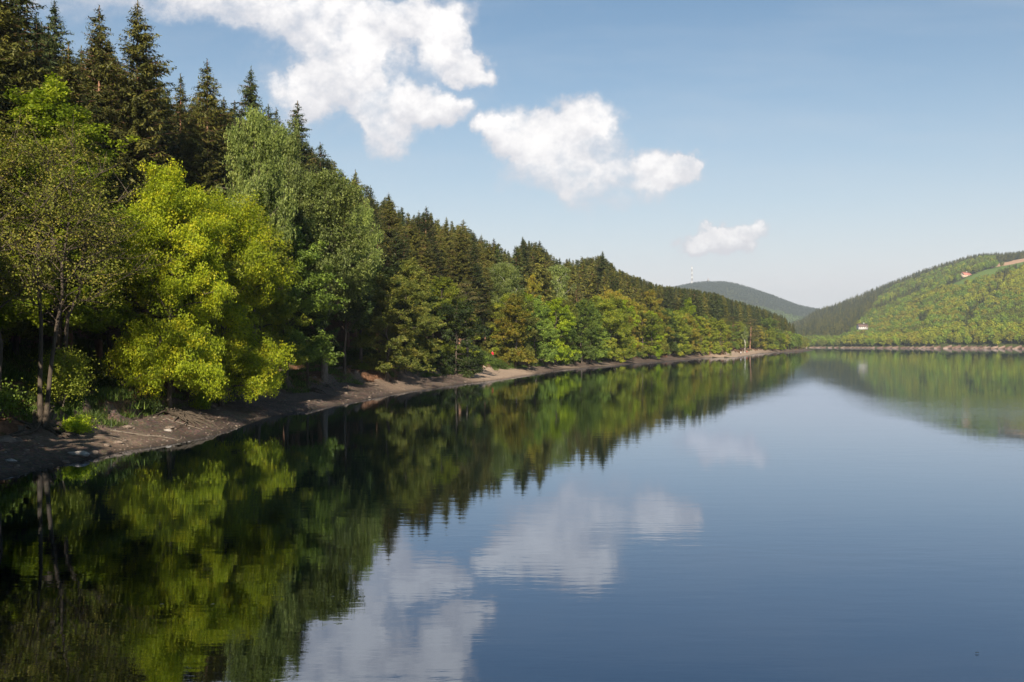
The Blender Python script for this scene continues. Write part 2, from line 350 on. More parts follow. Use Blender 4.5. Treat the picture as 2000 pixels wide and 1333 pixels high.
def ground_floor():
    m, t, o = mat('forest_floor_mat')
    g = t.nodes.new('ShaderNodeTexCoord').outputs['Object']
    n1_ = tnoise(t, .22, 6, .6, g); n2_ = tnoise(t, 3.0, 6, .7, g); n3_ = tnoise(t, .06, 4, .5, g)
    litter = ramp(t, n2_, [(.3, (.055, .030, .018)), (.5, (.14, .075, .045)), (.72, (.26, .15, .095))])
    grass = ramp(t, n2_, [(.3, (.02, .035, .008)), (.7, (.06, .095, .016))])
    f = ramp(t, n1_, [(.53, (0, 0, 0)), (.6, (1, 1, 1))])
    principled(t, o, mixc(t, f, litter, grass), .95, bump(t, n2_, .12), .1); return m
def beach_mat():
    m, t, o = mat('beach_gravel_mat'); g = t.nodes.new('ShaderNodeTexCoord').outputs['Object']
    n2_ = tnoise(t, 5.0, 8, .75, g); n1_ = tnoise(t, .35, 5, .6, g)
    vo = t.nodes.new('ShaderNodeTexVoronoi'); vo.inputs['Scale'].default_value = 7; t.links.new(g, vo.inputs['Vector'])
    c = ramp(t, n2_, [(.25, (.035, .021, .014)), (.5, (.095, .060, .040)), (.75, (.22, .155, .11))])
    c2 = mixc(t, .35, c, vo.outputs['Color'], 'OVERLAY')
    hsv = t.nodes.new('ShaderNodeHueSaturation'); hsv.inputs['Saturation'].default_value = .75; t.links.new(c2, hsv.inputs['Color'])
    f = ramp(t, n1_, [(.35, (.55, .5, .46)), (.65, (1, 1, 1))])
    c3 = mixc(t, 1.0, hsv.outputs[0], f, 'MULTIPLY')
    sa = t.nodes.new('ShaderNodeAttribute'); sa.attribute_name = 'sunlit_sand'  # pale sand, with the sunlit streaks painted into the same mask
    c3 = mixc(t, sa.outputs['Fac'], c3, ramp(t, n2_, [(.3, (.18, .125, .09)), (.55, (.32, .24, .175)), (.75, (.45, .36, .28))]))
    # wet band next to the water
    sp = t.nodes.new('ShaderNodeSeparateXYZ'); t.links.new(g, sp.inputs[0])
    w = t.nodes.new('ShaderNodeMapRange'); w.inputs['From Min'].default_value = .02; w.inputs['From Max'].default_value = .22; w.inputs['To Min'].default_value = .45
    t.links.new(sp.outputs[2], w.inputs['Value'])
    s_ = t.nodes.new('ShaderNodeVectorMath'); s_.operation = 'SCALE'; t.links.new(c3, s_.inputs[0]); t.links.new(w.outputs[0], s_.inputs['Scale'])
    principled(t, o, s_.outputs[0], .85, bump(t, n2_, .09), .3); return m
def simple_ground(name, stops, sc=1.2, b=.1):
    m, t, o = mat(name); n_ = tnoise(t, sc, 7, .65); principled(t, o, ramp(t, n_, stops), .95, bump(t, n_, b), .1); return m
GM = dict(
    forest_floor=ground_floor(), beach=beach_mat(),
    forest_path=simple_ground('path_mat', [(.3, (.16, .10, .07)), (.7, (.36, .26, .20))], 3),
    lake_bed=simple_ground('bed_mat', [(.3, (.03, .025, .015)), (.7, (.09, .07, .045))]),
    far_hillside=simple_ground('hillside_mat', [(.3, (.03, .04, .01)), (.7, (.07, .08, .02))], .05, .5),
    meadow=simple_ground('meadow_mat', [(.3, (.08, .13, .025)), (.7, (.13, .19, .04))], .03, .3),
    ploughed_field=simple_ground('field_mat', [(.3, (.33, .20, .12)), (.7, (.48, .31, .2))], .05, .2),
    far_shore=simple_ground('far_shore_mat', [(.35, (.09, .05, .04)), (.5, (.20, .13, .10)), (.65, (.36, .27, .21))], .12, .6))

# ------------------------------------------------------------------ ground: one polar sheet, split into named pieces
angs = np.concatenate([np.linspace(-180, -60, 50)[:-1], np.linspace(-60, -31, 60)[:-1], np.linspace(-31, 30, 560), np.linspace(30, 60, 40)[1:], np.linspace(60, 180, 40)[1:-1]])
rads = np.concatenate([[3, 10, 20, 28], np.geomspace(34, 130, 200), np.geomspace(131, 480, 130), np.geomspace(484, 1000, 50), np.geomspace(1010, 1400, 70), np.geomspace(1410, 2600, 60), np.geomspace(2650, 5200, 50), np.geomspace(5400, 16000, 12)])
A_, Rr = np.meshgrid(np.radians(angs), rads, indexing='ij')
GX = Rr * np.sin(A_); GY = Rr * np.cos(A_); GZ, GD = height(GX, GY)
na, nr = GX.shape
idx = np.arange(na * nr).reshape(na, nr)
i2 = np.roll(idx, -1, axis=0)
Fq = np.stack([idx[:, :-1], i2[:, :-1], i2[:, 1:], idx[:, 1:]], -1).reshape(-1, 4)[:, ::-1]
VV = np.stack([GX.ravel(), GY.ravel(), GZ.ravel()], 1)
fc = VV[Fq].mean(1); fd = sdist(fc[:, 0], fc[:, 1]); fpx = pix(fc[:, 0], fc[:, 1])
fpy = HOR - (fc[:, 2] - CAMH) / np.maximum(fc[:, 1], 1) * FPX
wob_f = fd * (1 + .35 * fbm(fc[:, 0], fc[:, 1], 22, 2, 5))
def meadow_mask(px, Y):
    return (px > 1780) & (px < 2060) & (Y > DC(px) + 45) & (Y < DC(px) + np.interp(px, [1780, 1830, 1880, 1950, 2060], [80, 135, 180, 240, 300]))
def field_mask(px, Y):
    return (px > 1938) & (px < 2090) & (Y > DC(px) + 250) & (Y < DC(px) + 425)
cls = np.full(len(Fq), 0)                       # forest floor
cls[(fd > 0) & (wob_f < 6.3 + 1.8 * fbm(fc[:, 0], fc[:, 1], 5, 3, 61))] = 1               # beach
cls[(fd > 0) & (wob_f > 10.1) & (wob_f < 13.0) & (fc[:, 1] > 0)] = 2
cls[fd <= 0] = 3
farf = (fd > 0) & ((fc[:, 1] > 1100) | ((fpx > 1600) & (fc[:, 1] > 500)) | (fc[:, 0] > 300)); cls[farf] = 4
cls[farf & meadow_mask(fpx, fc[:, 1])] = 5
cls[farf & field_mask(fpx, fc[:, 1])] = 6
cls[farf & (fd < 4.5) & (fc[:, 1] < 1500)] = 7
for k, nm in enumerate(['forest_floor', 'beach', 'forest_path', 'lake_bed', 'far_hillside', 'meadow', 'ploughed_field', 'far_shore']):
    f = Fq[cls == k]
    if not len(f): continue
    uu, inv = np.unique(f.ravel(), return_inverse=True)
    me = mesh_np(nm, VV[uu], [inv.reshape(-1, 4)], None, True, [GM[nm]])
    if nm == 'beach':
        bx, by = VV[uu][:, 0], VV[uu][:, 1]; bp = pix(bx, by)
        sd_ = np.maximum(np.exp(-((bp - 975) / 62) ** 2), np.exp(-((bp - 1440) / 62) ** 2)) * np.clip((by - 40) / 60, 0, 1)  # sandy stretches, brightened here as if in sun
        at = me.attributes.new('sunlit_sand', 'FLOAT', 'POINT'); at.data.foreach_set('value', np.clip(sd_ * 1.3 + .8 * fbm(bx, by, 14, 3, 71) * (by < 300), 0, 1).astype(np.float32))
    tag(obj(nm, me), kind='structure')
# interpolated ground height from the same function
def gz(X, Y): return height(np.atleast_1d(X), np.atleast_1d(Y))[0]

# ------------------------------------------------------------------ water
def water_mat():
    m, t, o = mat('water_mat'); g = t.nodes.new('ShaderNodeTexCoord').outputs['Object']
    def tm(op, a_, b=None, clamp=False):
        n = t.nodes.new('ShaderNodeMath'); n.operation = op; n.use_clamp = clamp
        for i, v_ in enumerate((a_, b)):
            if v_ is None: continue
            if isinstance(v_, (int, float)): n.inputs[i].default_value = v_
            else: t.links.new(v_, n.inputs[i])
        return n.outputs[0]
    w1 = tnoise(t, 1.0, 3, .5, g, sc=(.45, 1.5, 1)); w2 = tnoise(t, 1.0, 3, .55, g, sc=(1.6, 4.2, 1)); w3 = tnoise(t, 1.0, 2, .5, g, sc=(.06, .16, 1))
    calm = ramp(t, tnoise(t, 1.0, 4, .5, g, sc=(.018, .05, 1)), [(.38, (.35,) * 3), (.62, (1.0,) * 3)])
    # breeze patch towards the right bank
    mp = t.nodes.new('ShaderNodeMapping'); mp.inputs['Location'].default_value = (-66 / 44, -88 / 34, 0); mp.inputs['Scale'].default_value = (1 / 44, 1 / 34, 1)
    t.links.new(g, mp.inputs[0]); ln = t.nodes.new('ShaderNodeVectorMath'); ln.operation = 'LENGTH'; t.links.new(mp.outputs[0], ln.inputs[0])
    br = t.nodes.new('ShaderNodeMapRange'); br.interpolation_type = 'SMOOTHSTEP'; br.inputs['From Min'].default_value = 1.0; br.inputs['From Max'].default_value = .35; br.inputs['To Max'].default_value = 1.0
    t.links.new(ln.outputs['Value'], br.inputs['Value'])
    amp = tm('ADD', calm, tm('MULTIPLY', br.outputs[0], 3.2))
    h = tm('ADD', tm('MULTIPLY', w1, .5), tm('MULTIPLY', w2, .15)); h = tm('MULTIPLY', h, amp); h = tm('ADD', h, tm('MULTIPLY', w3, .6))
    nrm = bump(t, h, .0085, 1.0)
    fr = t.nodes.new('ShaderNodeFresnel'); fr.inputs['IOR'].default_value = 1.68; t.links.new(nrm, fr.inputs['Normal'])
    gl = t.nodes.new('ShaderNodeBsdfGlossy'); gl.inputs['Roughness'].default_value = .015; gl.inputs['Color'].default_value = (.77, .86, 1.0, 1); t.links.new(nrm, gl.inputs['Normal'])
    df = t.nodes.new('ShaderNodeBsdfDiffuse'); df.inputs['Color'].default_value = (.0015, .004, .0035, 1)
    mx = t.nodes.new('ShaderNodeMixShader'); t.links.new(tm('ADD', tm('MULTIPLY', fr.outputs[0], .95), .11, True), mx.inputs[0]); t.links.new(df.outputs[0], mx.inputs[1]); t.links.new(gl.outputs[0], mx.inputs[2])
    t.links.new(mx.outputs[0], o.inputs['Surface']); return m
b = MB(); b.add([(-420, -60, 0), (1500, -60, 0), (1500, 1640, 0), (-420, 1640, 0)], [[0, 1, 2, 3]])
tag(obj('lake_water', b.mesh('lake_water', mats=[water_mat()])), kind='structure')

# ------------------------------------------------------------------ foliage builders
def leaf_faces(mb, C, size, nrm=None, spread=1.0, aspect=.62, attr=None, rg=rng, dirs=None):
    """diamond leaves centred at C"""
    n = len(C); size = np.broadcast_to(size, n)
    u_ = rg.normal(size=(n, 3)) if dirs is None else dirs + rg.normal(size=(n, 3)) * spread * .35
    u_ = unit(u_)
    w = rg.normal(size=(n, 3)) * spread
    if nrm is not None: w = w + nrm
    nv = unit(w); u_ = unit(u_ - nv * (u_ * nv).sum(1)[:, None]); v_ = np.cross(nv, u_)
    s = size * rg.uniform(.7, 1.3, n)
    a1 = C + u_ * s[:, None]; a2 = C + v_ * (s * aspect)[:, None] + u_ * (s * .1)[:, None]; a3 = C - u_ * s[:, None]; a4 = C - v_ * (s * aspect)[:, None] + u_ * (s * .1)[:, None]
    V = np.stack([a1, a2, a3, a4], 1).reshape(-1, 3); Q = np.arange(4 * n).reshape(n, 4)
    mb.add(V, Q, a=attr if attr is not None else rg.random(n))

def env(t, a_, b): t = np.clip(t, 0.001, .999); return np.sin(np.pi * t ** a_) ** b
def broadleaf(seed, H, Rad, zb=.22, nlimb=26, nsub=8, nclump=4, per=46, ls=.13, clr=.42, a_=.75, b_=.65, rise=.28, birch=False, stems=None, trunk_r=None, flat=.6, lean=(0, 0), skirt=0.0, limb_r=1.0, wob=.012):
    rg = np.random.default_rng(seed); tr = MB(); lv = MB(); br = MB()
    trunk_r = trunk_r or H * .013
    if stems is None: stems = [(np.array([0, 0, 0.]), np.array([lean[0] + rg.normal() * .03 * H, lean[1] + rg.normal() * .03 * H, H * .93]), 1.0)]
    curves = []
    for s0, s1, w in stems:
        k = 9; t = np.linspace(0, 1, k)[:, None]
        P = s0 + (s1 - s0) * t; P[:, :2] += rg.normal(size=(k, 2)) * wob * H * np.sin(np.pi * t)
        P[0] = s0 - np.array([0, 0, .4]); curves.append(P)
        r = trunk_r * w * (1 - t[:, 0]) ** .8 + .02; r[0] *= 1.5; tr.tube(P, r, 8)
    C = []; CA = []; CN = []
    for i in range(nlimb):
        P = curves[i % len(curves)]; w = stems[i % len(curves)][2]
        f = (i + rg.uniform(0, 1)) / nlimb
        zs = zb + (1 - zb - .06) * f
        p0 = np.array([np.interp(zs, np.linspace(0, 1, len(P)), P[:, q]) for q in range(3)])
        az = i * 2.39996 + rg.normal() * .35
        tt = min(.97, (zs - zb) / (1 - zb) + rise * rg.uniform(.3 if not skirt else -.3, 1.0) * (1 - f * .6)); tt = max(tt, .03)
        rr_ = Rad * env(tt, a_, b_) * rg.uniform(.72, 1.12)
        if f < skirt: tt = max(.02, f * .7 - .04); rr_ = Rad * rg.uniform(.6, 1.0)
        tip = np.array([P[-1, 0] * tt * .6 + math.cos(az) * rr_, P[-1, 1] * tt * .6 + math.sin(az) * rr_, (zb + (1 - zb) * tt) * H])
        if birch: tip[2] = min(tip[2] + .06 * H, H * 1.0)
        ctrl = p0 + (tip - p0) * .5 + np.array([0, 0, (.05 if not birch else .10) * H * rg.uniform(0.2, 1)])
        t = np.linspace(0, 1, 6)[:, None]
        B = (1 - t) ** 2 * p0 + 2 * t * (1 - t) * ctrl + t * t * tip
        B[1:-1] += rg.normal(size=(4, 3)) * .07 * rr_ * .5
        r0 = limb_r * trunk_r * (.42 * (1 - zs) + .10); br.tube(B, np.linspace(r0, .018, 6), 5)
        LL = np.linalg.norm(tip - p0)
        for j in range(nsub):
            q = rg.uniform(.28, 1.0) if j else 1.0
            s0 = np.array([np.interp(q, t[:, 0], B[:, z]) for z in range(3)])
            dirn = unit(tip - p0) * .8 + rg.normal(size=3) * np.array([.75, .75, .4]) + np.array([0, 0, .12]); dirn = unit(dirn)
            sl = LL * .34 * rg.uniform(.5, 1.1) + .4
            s1 = s0 + dirn * sl
            br.tube(np.stack([s0, (s0 + s1) / 2 + rg.normal(size=3) * .08, s1]), [.028, .018, .008], 3)
            clump_tint = rg.random()
            for c in range(nclump):
                cc = s0 + (s1 - s0) * ((c + .6) / nclump) + rg.normal(size=3) * clr * .5
                C.append(cc); CA.append(clump_tint * .7 + .3 * rg.random()); CN.append(unit(cc - np.array([0, 0, H * (zb + .35 * (1 - zb))])))
    C = np.array(C); CA = np.array(CA); CN = np.array(CN)
    k = rg.poisson(per, len(C)) + 1
    ii = np.repeat(np.arange(len(C)), k); n = len(ii)
    if birch:
        q = rg.random(n); st = rg.integers(0, 12, n)
        srng = np.random.default_rng(seed + 5); off = srng.normal(size=(len(C), 12, 2)) * clr * 1.0; ln = srng.uniform(.15, 1.5, (len(C), 12))
        Pp = C[ii].copy(); Pp[:, :2] += off[ii, st]; Pp[:, 2] -= q * ln[ii, st]
        Pp += rg.normal(size=(n, 3)) * .1
        leaf_faces(lv, Pp, ls, CN[ii] * .6 + np.array([0, 0, .2]), .8, .6, np.clip(CA[ii] + rg.normal(size=n) * .18, 0, 1), rg, np.tile([0, 0, -1.], (n, 1)))
    else:
        off = rg.normal(size=(n, 3)); off /= np.maximum(np.linalg.norm(off, axis=1)[:, None], .3); off *= (rg.random(n) ** .45 * clr)[:, None] * 1.25; off[:, 2] *= flat
        Pp = C[ii] + off; Pp = Pp[:]
        leaf_faces(lv, Pp, ls, CN[ii] * .55 + np.array([0, 0, .75]), .75, .62, np.clip(CA[ii] + rg.normal(size=n) * .16, 0, 1), rg)
    return dict(trunk=tr.mesh('trunk', True), branches=br.mesh('branches', True), crown=lv.mesh('crown'), H=H)

def spruce(seed, H, Rad, zb=.12, dz=.5, nb=7, step=.32, ls=.38, shag=1.0, smax=1.1):
    rg = np.random.default_rng(seed); tr = MB(); lv = MB(); br = MB()
    k = 10; t = np.linspace(0, 1, k); P = np.zeros((k, 3)); P[:, 2] = t * H; P[:, :2] = rg.normal(size=(k, 2)) * .05; P[0, 2] = -.5
    tr.tube(P, H * .0105 * (1 - t) ** .85 + .015, 8)
    # dead snags below the crown
    for i in range(10):
        z = H * rg.uniform(.06, zb + .1); az = rg.uniform(0, 6.28); l = rg.uniform(.5, 1.6)
        br.tube([(0, 0, z), (math.cos(az) * l, math.sin(az) * l, z - .12 * l)], [.03, .008], 3)
    C = []; Dn = []; S = []; Nn = []; AA = []
    z = H * zb; lobes = rg.uniform(0, 6.28, 4); la = rg.uniform(.05, .2, 4)
    while z < H - .25:
        t_ = (z / H - zb) / (1 - zb); base = Rad * min((1 - t_) ** .5, 2.5 * (1 - t_) + .02) * (min(1, .5 + t_ * 2.6))
        m = max(6, int(nb * (1.15 - .35 * t_)))
        for j in range(m):
            az = rg.uniform(0, 6.28)
            mod = 1 + la[0] * math.sin(az + lobes[0] + z * .35) + la[1] * math.sin(2 * az + lobes[1] + z * .9) + la[2] * math.sin(3 * az + z * 1.7)
            l = max(.25, base * mod * rg.uniform(.68, 1.15))
            if rg.random() < .06: l *= 1.25
            zz = z + rg.uniform(-.5, .5) * dz
            droop = (.45 - .95 * t_) * shag
            n = max(2, int(l / step) + 1); q = np.linspace(.12, 1, n)
            px_ = q * l; pz = zz - droop * px_ * .55 * (1 - .55 * q) + (.10 * l * q ** 3 if t_ < .8 else 0) 
            ca, sa = math.cos(az), math.sin(az)
            B = np.stack([px_ * ca, px_ * sa, pz], 1)
            if l > 1.0 and rg.random() < .7: br.tube(np.concatenate([[[0, 0, zz]], B[[n // 2, n - 1]]]), [.035, .02, .006], 3)
            tint = rg.random()
            # side sprays and hanging twigs
            for side in (-1, 1, 0):
                cnt = n; w = (1 - .55 * q) * (.24 + .12 * l) if side else np.full(n, .1)
                lat = np.array([-sa, ca, 0]) * side; out_ = np.array([ca, sa, 0])
                dd = unit(lat[None] * .9 + out_[None] * .65 + np.array([0, 0, -.55 * shag if side else -.1]))[0] if side else unit(np.array([[ca, sa, -.1]]))[0]
                sl = np.clip(w, .12, smax) * (ls / .38)
                cen = B + dd * sl[:, None] * .8
                C.append(cen); Dn.append(np.tile(dd, (n, 1))); S.append(sl); Nn.append(np.tile([ca * .35, sa * .35, 1.0], (n, 1))); AA.append(np.clip(tint * .75 + rg.normal(size=n) * .16, 0, 1))
            hh = rg.random(n) < .8 * shag * (1 - .5 * t_)
            if hh.any() and l > .8:
                nh = hh.sum(); hl = rg.uniform(.16, .5, nh) * (ls / .38) * (1.1 - t_ * .6)
                cen = B[hh] + np.array([0, 0, -1.0]) * hl[:, None] + rg.normal(size=(nh, 3)) * .08
                C.append(cen); Dn.append(np.tile([0, 0, -1.], (nh, 1))); S.append(hl); Nn.append(np.tile([ca, sa, .2], (nh, 1))); AA.append(np.clip(tint * .8 + rg.normal(size=nh) * .16, 0, 1))
        z += dz * rg.uniform(.7, 1.3) * (1 - .35 * t_)
    C = np.concatenate(C); Dn = np.concatenate(Dn); S = np.concatenate(S); Nn = np.concatenate(Nn); AA = np.concatenate(AA)
    leaf_faces(lv, C + rg.normal(size=C.shape) * .06, S, Nn, .55, .30, AA, rg, Dn)
    m = 10; leaf_faces(lv, np.stack([np.zeros(m), np.zeros(m), np.linspace(H - .8, H + .1, m)], 1), .22, None, .8, .25, np.full(m, .6), rg, np.tile([0, 0, 1.], (m, 1)))
    return dict(trunk=tr.mesh('trunk', True), branches=br.mesh('branches', True), crown=lv.mesh('crown'), H=H)

def pine(seed, H, Rad, zb=.55):
    rg = np.random.default_rng(seed); tr = MB(); lv = MB(); br = MB()
    k = 9; t = np.linspace(0, 1, k); P = np.zeros((k, 3)); P[:, 2] = t * H * .96; P[:, 0] = np.sin(t * 3 + seed) * .3; P[:, 1] = rg.normal(size=k) * .1; P[0, 2] = -.4
    tr.tube(P, H * .011 * (1 - t) ** .7 + .03, 8)
    C = []; A2 = []
    for i in range(26):
        f = zb + (1 - zb) * (i + .5) / 26; z = f * H * .96; az = i * 2.4 + rg.normal() * .4; tt = (f - zb) / (1 - zb)
        l = Rad * (np.sin(np.pi * min(.97, tt * .75 + .22)) ** .7) * rg.uniform(.55, 1.15)
        x0 = np.interp(f, t, P[:, 0])
        tip = np.array([x0 + math.cos(az) * l, math.sin(az) * l, z + rg.uniform(-.05, .35) * l]); p0 = np.array([x0, 0, z])
        mid = (p0 + tip) / 2 + np.array([0, 0, .1 * l]); br.tube([p0, mid, tip], [.07, .045, .015], 4)
        tint = rg.random()
        for j in range(6):
            q = rg.uniform(.45, 1.05); c = p0 + (tip - p0) * q + rg.normal(size=3) * np.array([.35, .35, .12]) * l * .35
            C.append(c); A2.append(tint)
    for i in range(7):
        z = H * rg.uniform(.25, zb); az = rg.uniform(0, 6.28); l = rg.uniform(.5, 1.8); br.tube([(np.interp(z / H, t, P[:, 0]), 0, z), (math.cos(az) * l, math.sin(az) * l, z + .1)], [.035, .01], 3)
    C = np.array(C); A2 = np.array(A2); ii = np.repeat(np.arange(len(C)), 34); n = len(ii)
    off = rg.normal(size=(n, 3)) * np.array([.42, .42, .17])
    leaf_faces(lv, C[ii] + off, .2, np.array([[0, 0, .6]]), .9, .3, np.clip(A2[ii] * .7 + rg.random(n) * .3, 0, 1), rg)
    return dict(trunk=tr.mesh('trunk', True), branches=br.mesh('branches', True), crown=lv.mesh('crown'), H=H)

def bush(seed, Rad, H, n=2600, ls=.085):
    rg = np.random.default_rng(seed); lv = MB(); br = MB()
    C = []
    for i in range(22):
        az = rg.uniform(0, 6.28); r = Rad * math.sqrt(rg.random()) * .85; h = H * rg.uniform(.45, 1) * (1 - .45 * (r / Rad) ** 2)
        tip = np.array([math.cos(az) * r, math.sin(az) * r, h]); br.tube([(tip[0] * .1, tip[1] * .1, -.15), tip * np.array([.5, .5, .6]), tip], [.025, .016, .006], 3)
        for j in range(3): C.append(tip * np.array([1, 1, 1 - .25 * j]) + rg.normal(size=3) * .12)
    C = np.array(C); tint = rg.random(len(C)); ii = rg.integers(0, len(C), n)
    leaf_faces(lv, C[ii] + rg.normal(size=(n, 3)) * np.array([.2, .2, .14]) * (Rad + .3), ls, np.array([[0, 0, .6]]), .9, .6, np.clip(tint[ii] * .7 + rg.random(n) * .3, 0, 1), rg)
    return dict(branches=br.mesh('stems', True), crown=lv.mesh('foliage'), H=H)

# ------------------------------------------------------------------ prototypes
PR = {}
PR['spruce'] = [spruce(s, 34, R0, zb_, .42, 9, .2, .30, sh, .6) for s, R0, zb_, sh in ((1, 4.6, .22, 1.15), (2, 4.0, .28, .95), (3, 5.0, .2, 1.2), (4, 3.6, .32, .8))]
PR['spruce_mid'] = [spruce(s, 30, R0, .2, .62, 8, .5, .6, sh) for s, R0, sh in ((21, 3.7, 1.), (22, 3.2, .8), (23, 4.1, 1.1))]
PR['leafy'] = [broadleaf(31, 18, 6.0, .14, 34, 8, 4, 34, .14, .46, skirt=.2), broadleaf(32, 18, 5.2, .18, 32, 8, 4, 34, .14, .5, .65, skirt=.25), broadleaf(33, 18, 5.6, .12, 34, 8, 4, 34, .14, .5, .9, .55, skirt=.2), broadleaf(34, 18, 4.8, .38, 28, 8, 4, 34, .13, .48, .7, .6, .25)]
PR['leafy_mid'] = [broadleaf(41, 17, 5.6, .08, 28, 6, 3, 34, .2, .6, skirt=.3), broadleaf(42, 17, 4.8, .10, 28, 6, 3, 34, .2, .6, .6, skirt=.3), broadleaf(43, 17, 6.2, .06, 30, 6, 3, 34, .2, .62, .85, .5, skirt=.3), broadleaf(44, 17, 5.2, .08, 26, 6, 3, 36, .2, .7, .7, .4, skirt=.35)]
PR['birch'] = [broadleaf(51, 22, 4.4, .26, 30, 8, 3, 95, .115, .4, .8, .6, .3, True, limb_r=.5), broadleaf(52, 22, 4.0, .2, 28, 8, 3, 95, .115, .4, .7, .55, .3, True)]
PR['birch_mid'] = [broadleaf(53, 20, 4.4, .3, 22, 6, 3, 30, .2, .45, .8, .6, .3, True)]
PR['pine'] = [pine(61, 20, 3.6, .45), pine(62, 20, 3.0, .32)]
PR['bush'] = [bush(71, 1.5, 1.7), bush(72, 1.1, 1.2), bush(73, 1.9, 1.5)]

BARK = dict(spruce='red', spruce_mid='red', leafy='dark', leafy_mid='dark', birch='birch', birch_mid='birch', pine='red', bush='grey')
NAMES = dict(spruce='spruce_tree', spruce_mid='spruce_tree', leafy='broadleaf_tree', leafy_mid='broadleaf_tree', birch='birch_tree', birch_mid='birch_tree', pine='pine_tree', bush='bush')
CATS = dict(spruce='spruce', spruce_mid='spruce', leafy='broadleaf tree', leafy_mid='broadleaf tree', birch='birch', birch_mid='birch', pine='pine', bush='bush')
PLANTED = []
def grow(kind, X, Y, Ht, leaf, label, group=None, var=None, wide=1.0, rz=None, sink=0.0, proto=None, bark=None, name=None, cat=None):
    p = proto or PR[kind][rng.integers(min(3, len(PR[kind])) if kind == 'leafy' else len(PR[kind])) if var is None else var]
    z = float(gz(X, Y)[0]) - sink; s = Ht / p['H']
    r = empty(name or NAMES[kind], (X, Y, z), rng.uniform(0, 6.28) if rz is None else rz, (s * wide, s * wide, s))
    if 'trunk' in p: obj('trunk', p['trunk'], r, BM[bark or BARK[kind]])
    obj('stems' if kind == 'bush' else 'branches', p['branches'], r, BM[bark or BARK[kind]])['kind'] = 'stuff'
    obj('foliage' if kind == 'bush' else 'crown', p['crown'], r, LM[leaf])
    tag(r, label, cat or CATS[kind], group); PLANTED.append((X, Y)); return r
def solve(px, d):
    D = np.linspace(36, 1100, 4000); X = (px - 1000) / FPX * D; s = sdist(X, D)
    k = np.argmax(s >= d); return float(X[k]), float(D[k])
def place(kind, px, d, ytop, hw, leaf, label, refR, **k):
    """px, shore distance, top of tree in photo rows, crown half width in photo columns"""
    X, D = solve(px, d); z = float(gz(X, D)[0]); Ht = CAMH + (HOR - ytop) * D / FPX - z
    p = k.get('proto') or None; H0 = p['H'] if p else PR[kind][0]['H']
    wide = (hw * D / FPX) / (refR * Ht / H0)
    return grow(kind, X, D, Ht, leaf, label, wide=float(np.clip(wide, .45, 1.9)), **k)

# ------------------------------------------------------------------ named trees of the near shore
al = broadleaf(81, 18, 5.4, .38, 46, 9, 3, 15, .07, .6, .7, .5, .2, stems=[(np.array([-.05, 0, 0.]), np.array([-.7, .5, 16.5]), .62), (np.array([.15, .1, 0.]), np.array([2.1, -.4, 15.2]), .6)], trunk_r=.22, limb_r=.5, wob=.005)
X, D = solve(82, 5.6); grow('leafy', X, D, 17.2, 'alder', 'twin stemmed alder with sparse brownish leaves, standing on the bank at the left edge', proto=al, rz=0.0, bark='dark', name='alder_tree', cat='alder')
th = broadleaf(82, 14, 3.2, .5, 16, 6, 3, 14, .085, .5, .7, .5, .2, stems=[(np.array([0, 0, 0.]), np.array([2.4, .2, 13.0]), .5)], trunk_r=.30)
X, D = solve(112, 8.5); grow('leafy', X, D, 14, 'alder', 'thin alder leaning right, just behind the twin stemmed alder', proto=th, rz=0.0, bark='dark', name='alder_tree', cat='alder')
sl = broadleaf(83, 15, 3.8, .35, 20, 7, 3, 16, .085, .5); X, D = solve(2, 7.5)
grow('leafy', X, D, 16, 'alder', 'slender dark trunk with brownish leaves, cut by the left photo edge', proto=sl, rz=1.0, bark='dark', name='alder_tree', cat='alder')
place('leafy', 118, 12.0, 168, 150, 'lime', 'tall fresh green tree with upswept pointed top, behind the twin stemmed alder', 5.2, proto=broadleaf(84, 22, 5.0, .2, 44, 8, 4, 38, .12, .42, .62, .7, .42, skirt=.2))
place('leafy', 30, 17.5, 300, 110, 'beech', 'green tree low at the left edge, in front of the dark spruces', 5.6, var=2)
place('leafy', 215, 15.5, 330, 90, 'olive', 'olive green tree between the pointed bright tree and the yellow green maple', 5.2, var=1)
mp_ = broadleaf(85, 16, 5.4, .12, 54, 9, 4, 66, .092, .6, .7, .5, .3, skirt=.35)
place('leafy', 330, 4.6, 340, 104, 'maple', 'bright yellow green maple on the bank, its dark trunk beside the path', 5.4, proto=mp_, rz=0)
mp2 = broadleaf(86, 15, 5.6, .08, 58, 9, 4, 66, .092, .62, .8, .45, .3, lean=(1.2, -.4), skirt=.4)
place('leafy', 432, 3.6, 385, 112, 'maple', 'broad golden maple hanging low over the water, left of the birches', 5.6, proto=mp2, rz=0)
place('birch', 500, 8.0, 240, 62, 'birch', 'tall pale green weeping birch rising directly behind the golden maple', 4.4, var=0, bark='grey')
place('birch', 560, 10.0, 262, 40, 'birch', 'narrow birch top touching the tall weeping birch on its right', 4.0, var=1, bark='grey')
place('birch', 632, 7.0, 352, 80, 'birch', 'second weeping birch, shorter, left of the dark shaded trees', 4.4, var=0, rz=2.0, bark='grey')
place('birch', 705, 8.5, 412, 40, 'birch', 'small birch with sunlit tips at the right side of the second weeping birch', 4.0, var=1, bark='grey')
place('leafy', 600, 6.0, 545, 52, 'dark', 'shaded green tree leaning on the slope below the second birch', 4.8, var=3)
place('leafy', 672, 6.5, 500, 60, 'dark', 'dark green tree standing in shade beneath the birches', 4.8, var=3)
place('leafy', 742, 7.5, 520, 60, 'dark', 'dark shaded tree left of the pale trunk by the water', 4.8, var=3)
place('leafy', 800, 8.0, 512, 62, 'olive', 'olive brown shaded tree above the pale trunk by the water', 5.6, var=1)
place('leafy', 862, 9.0, 546, 52, 'beech', 'shaded tree with yellow lit crest, left of the slim lit pine', 5.6, var=0)
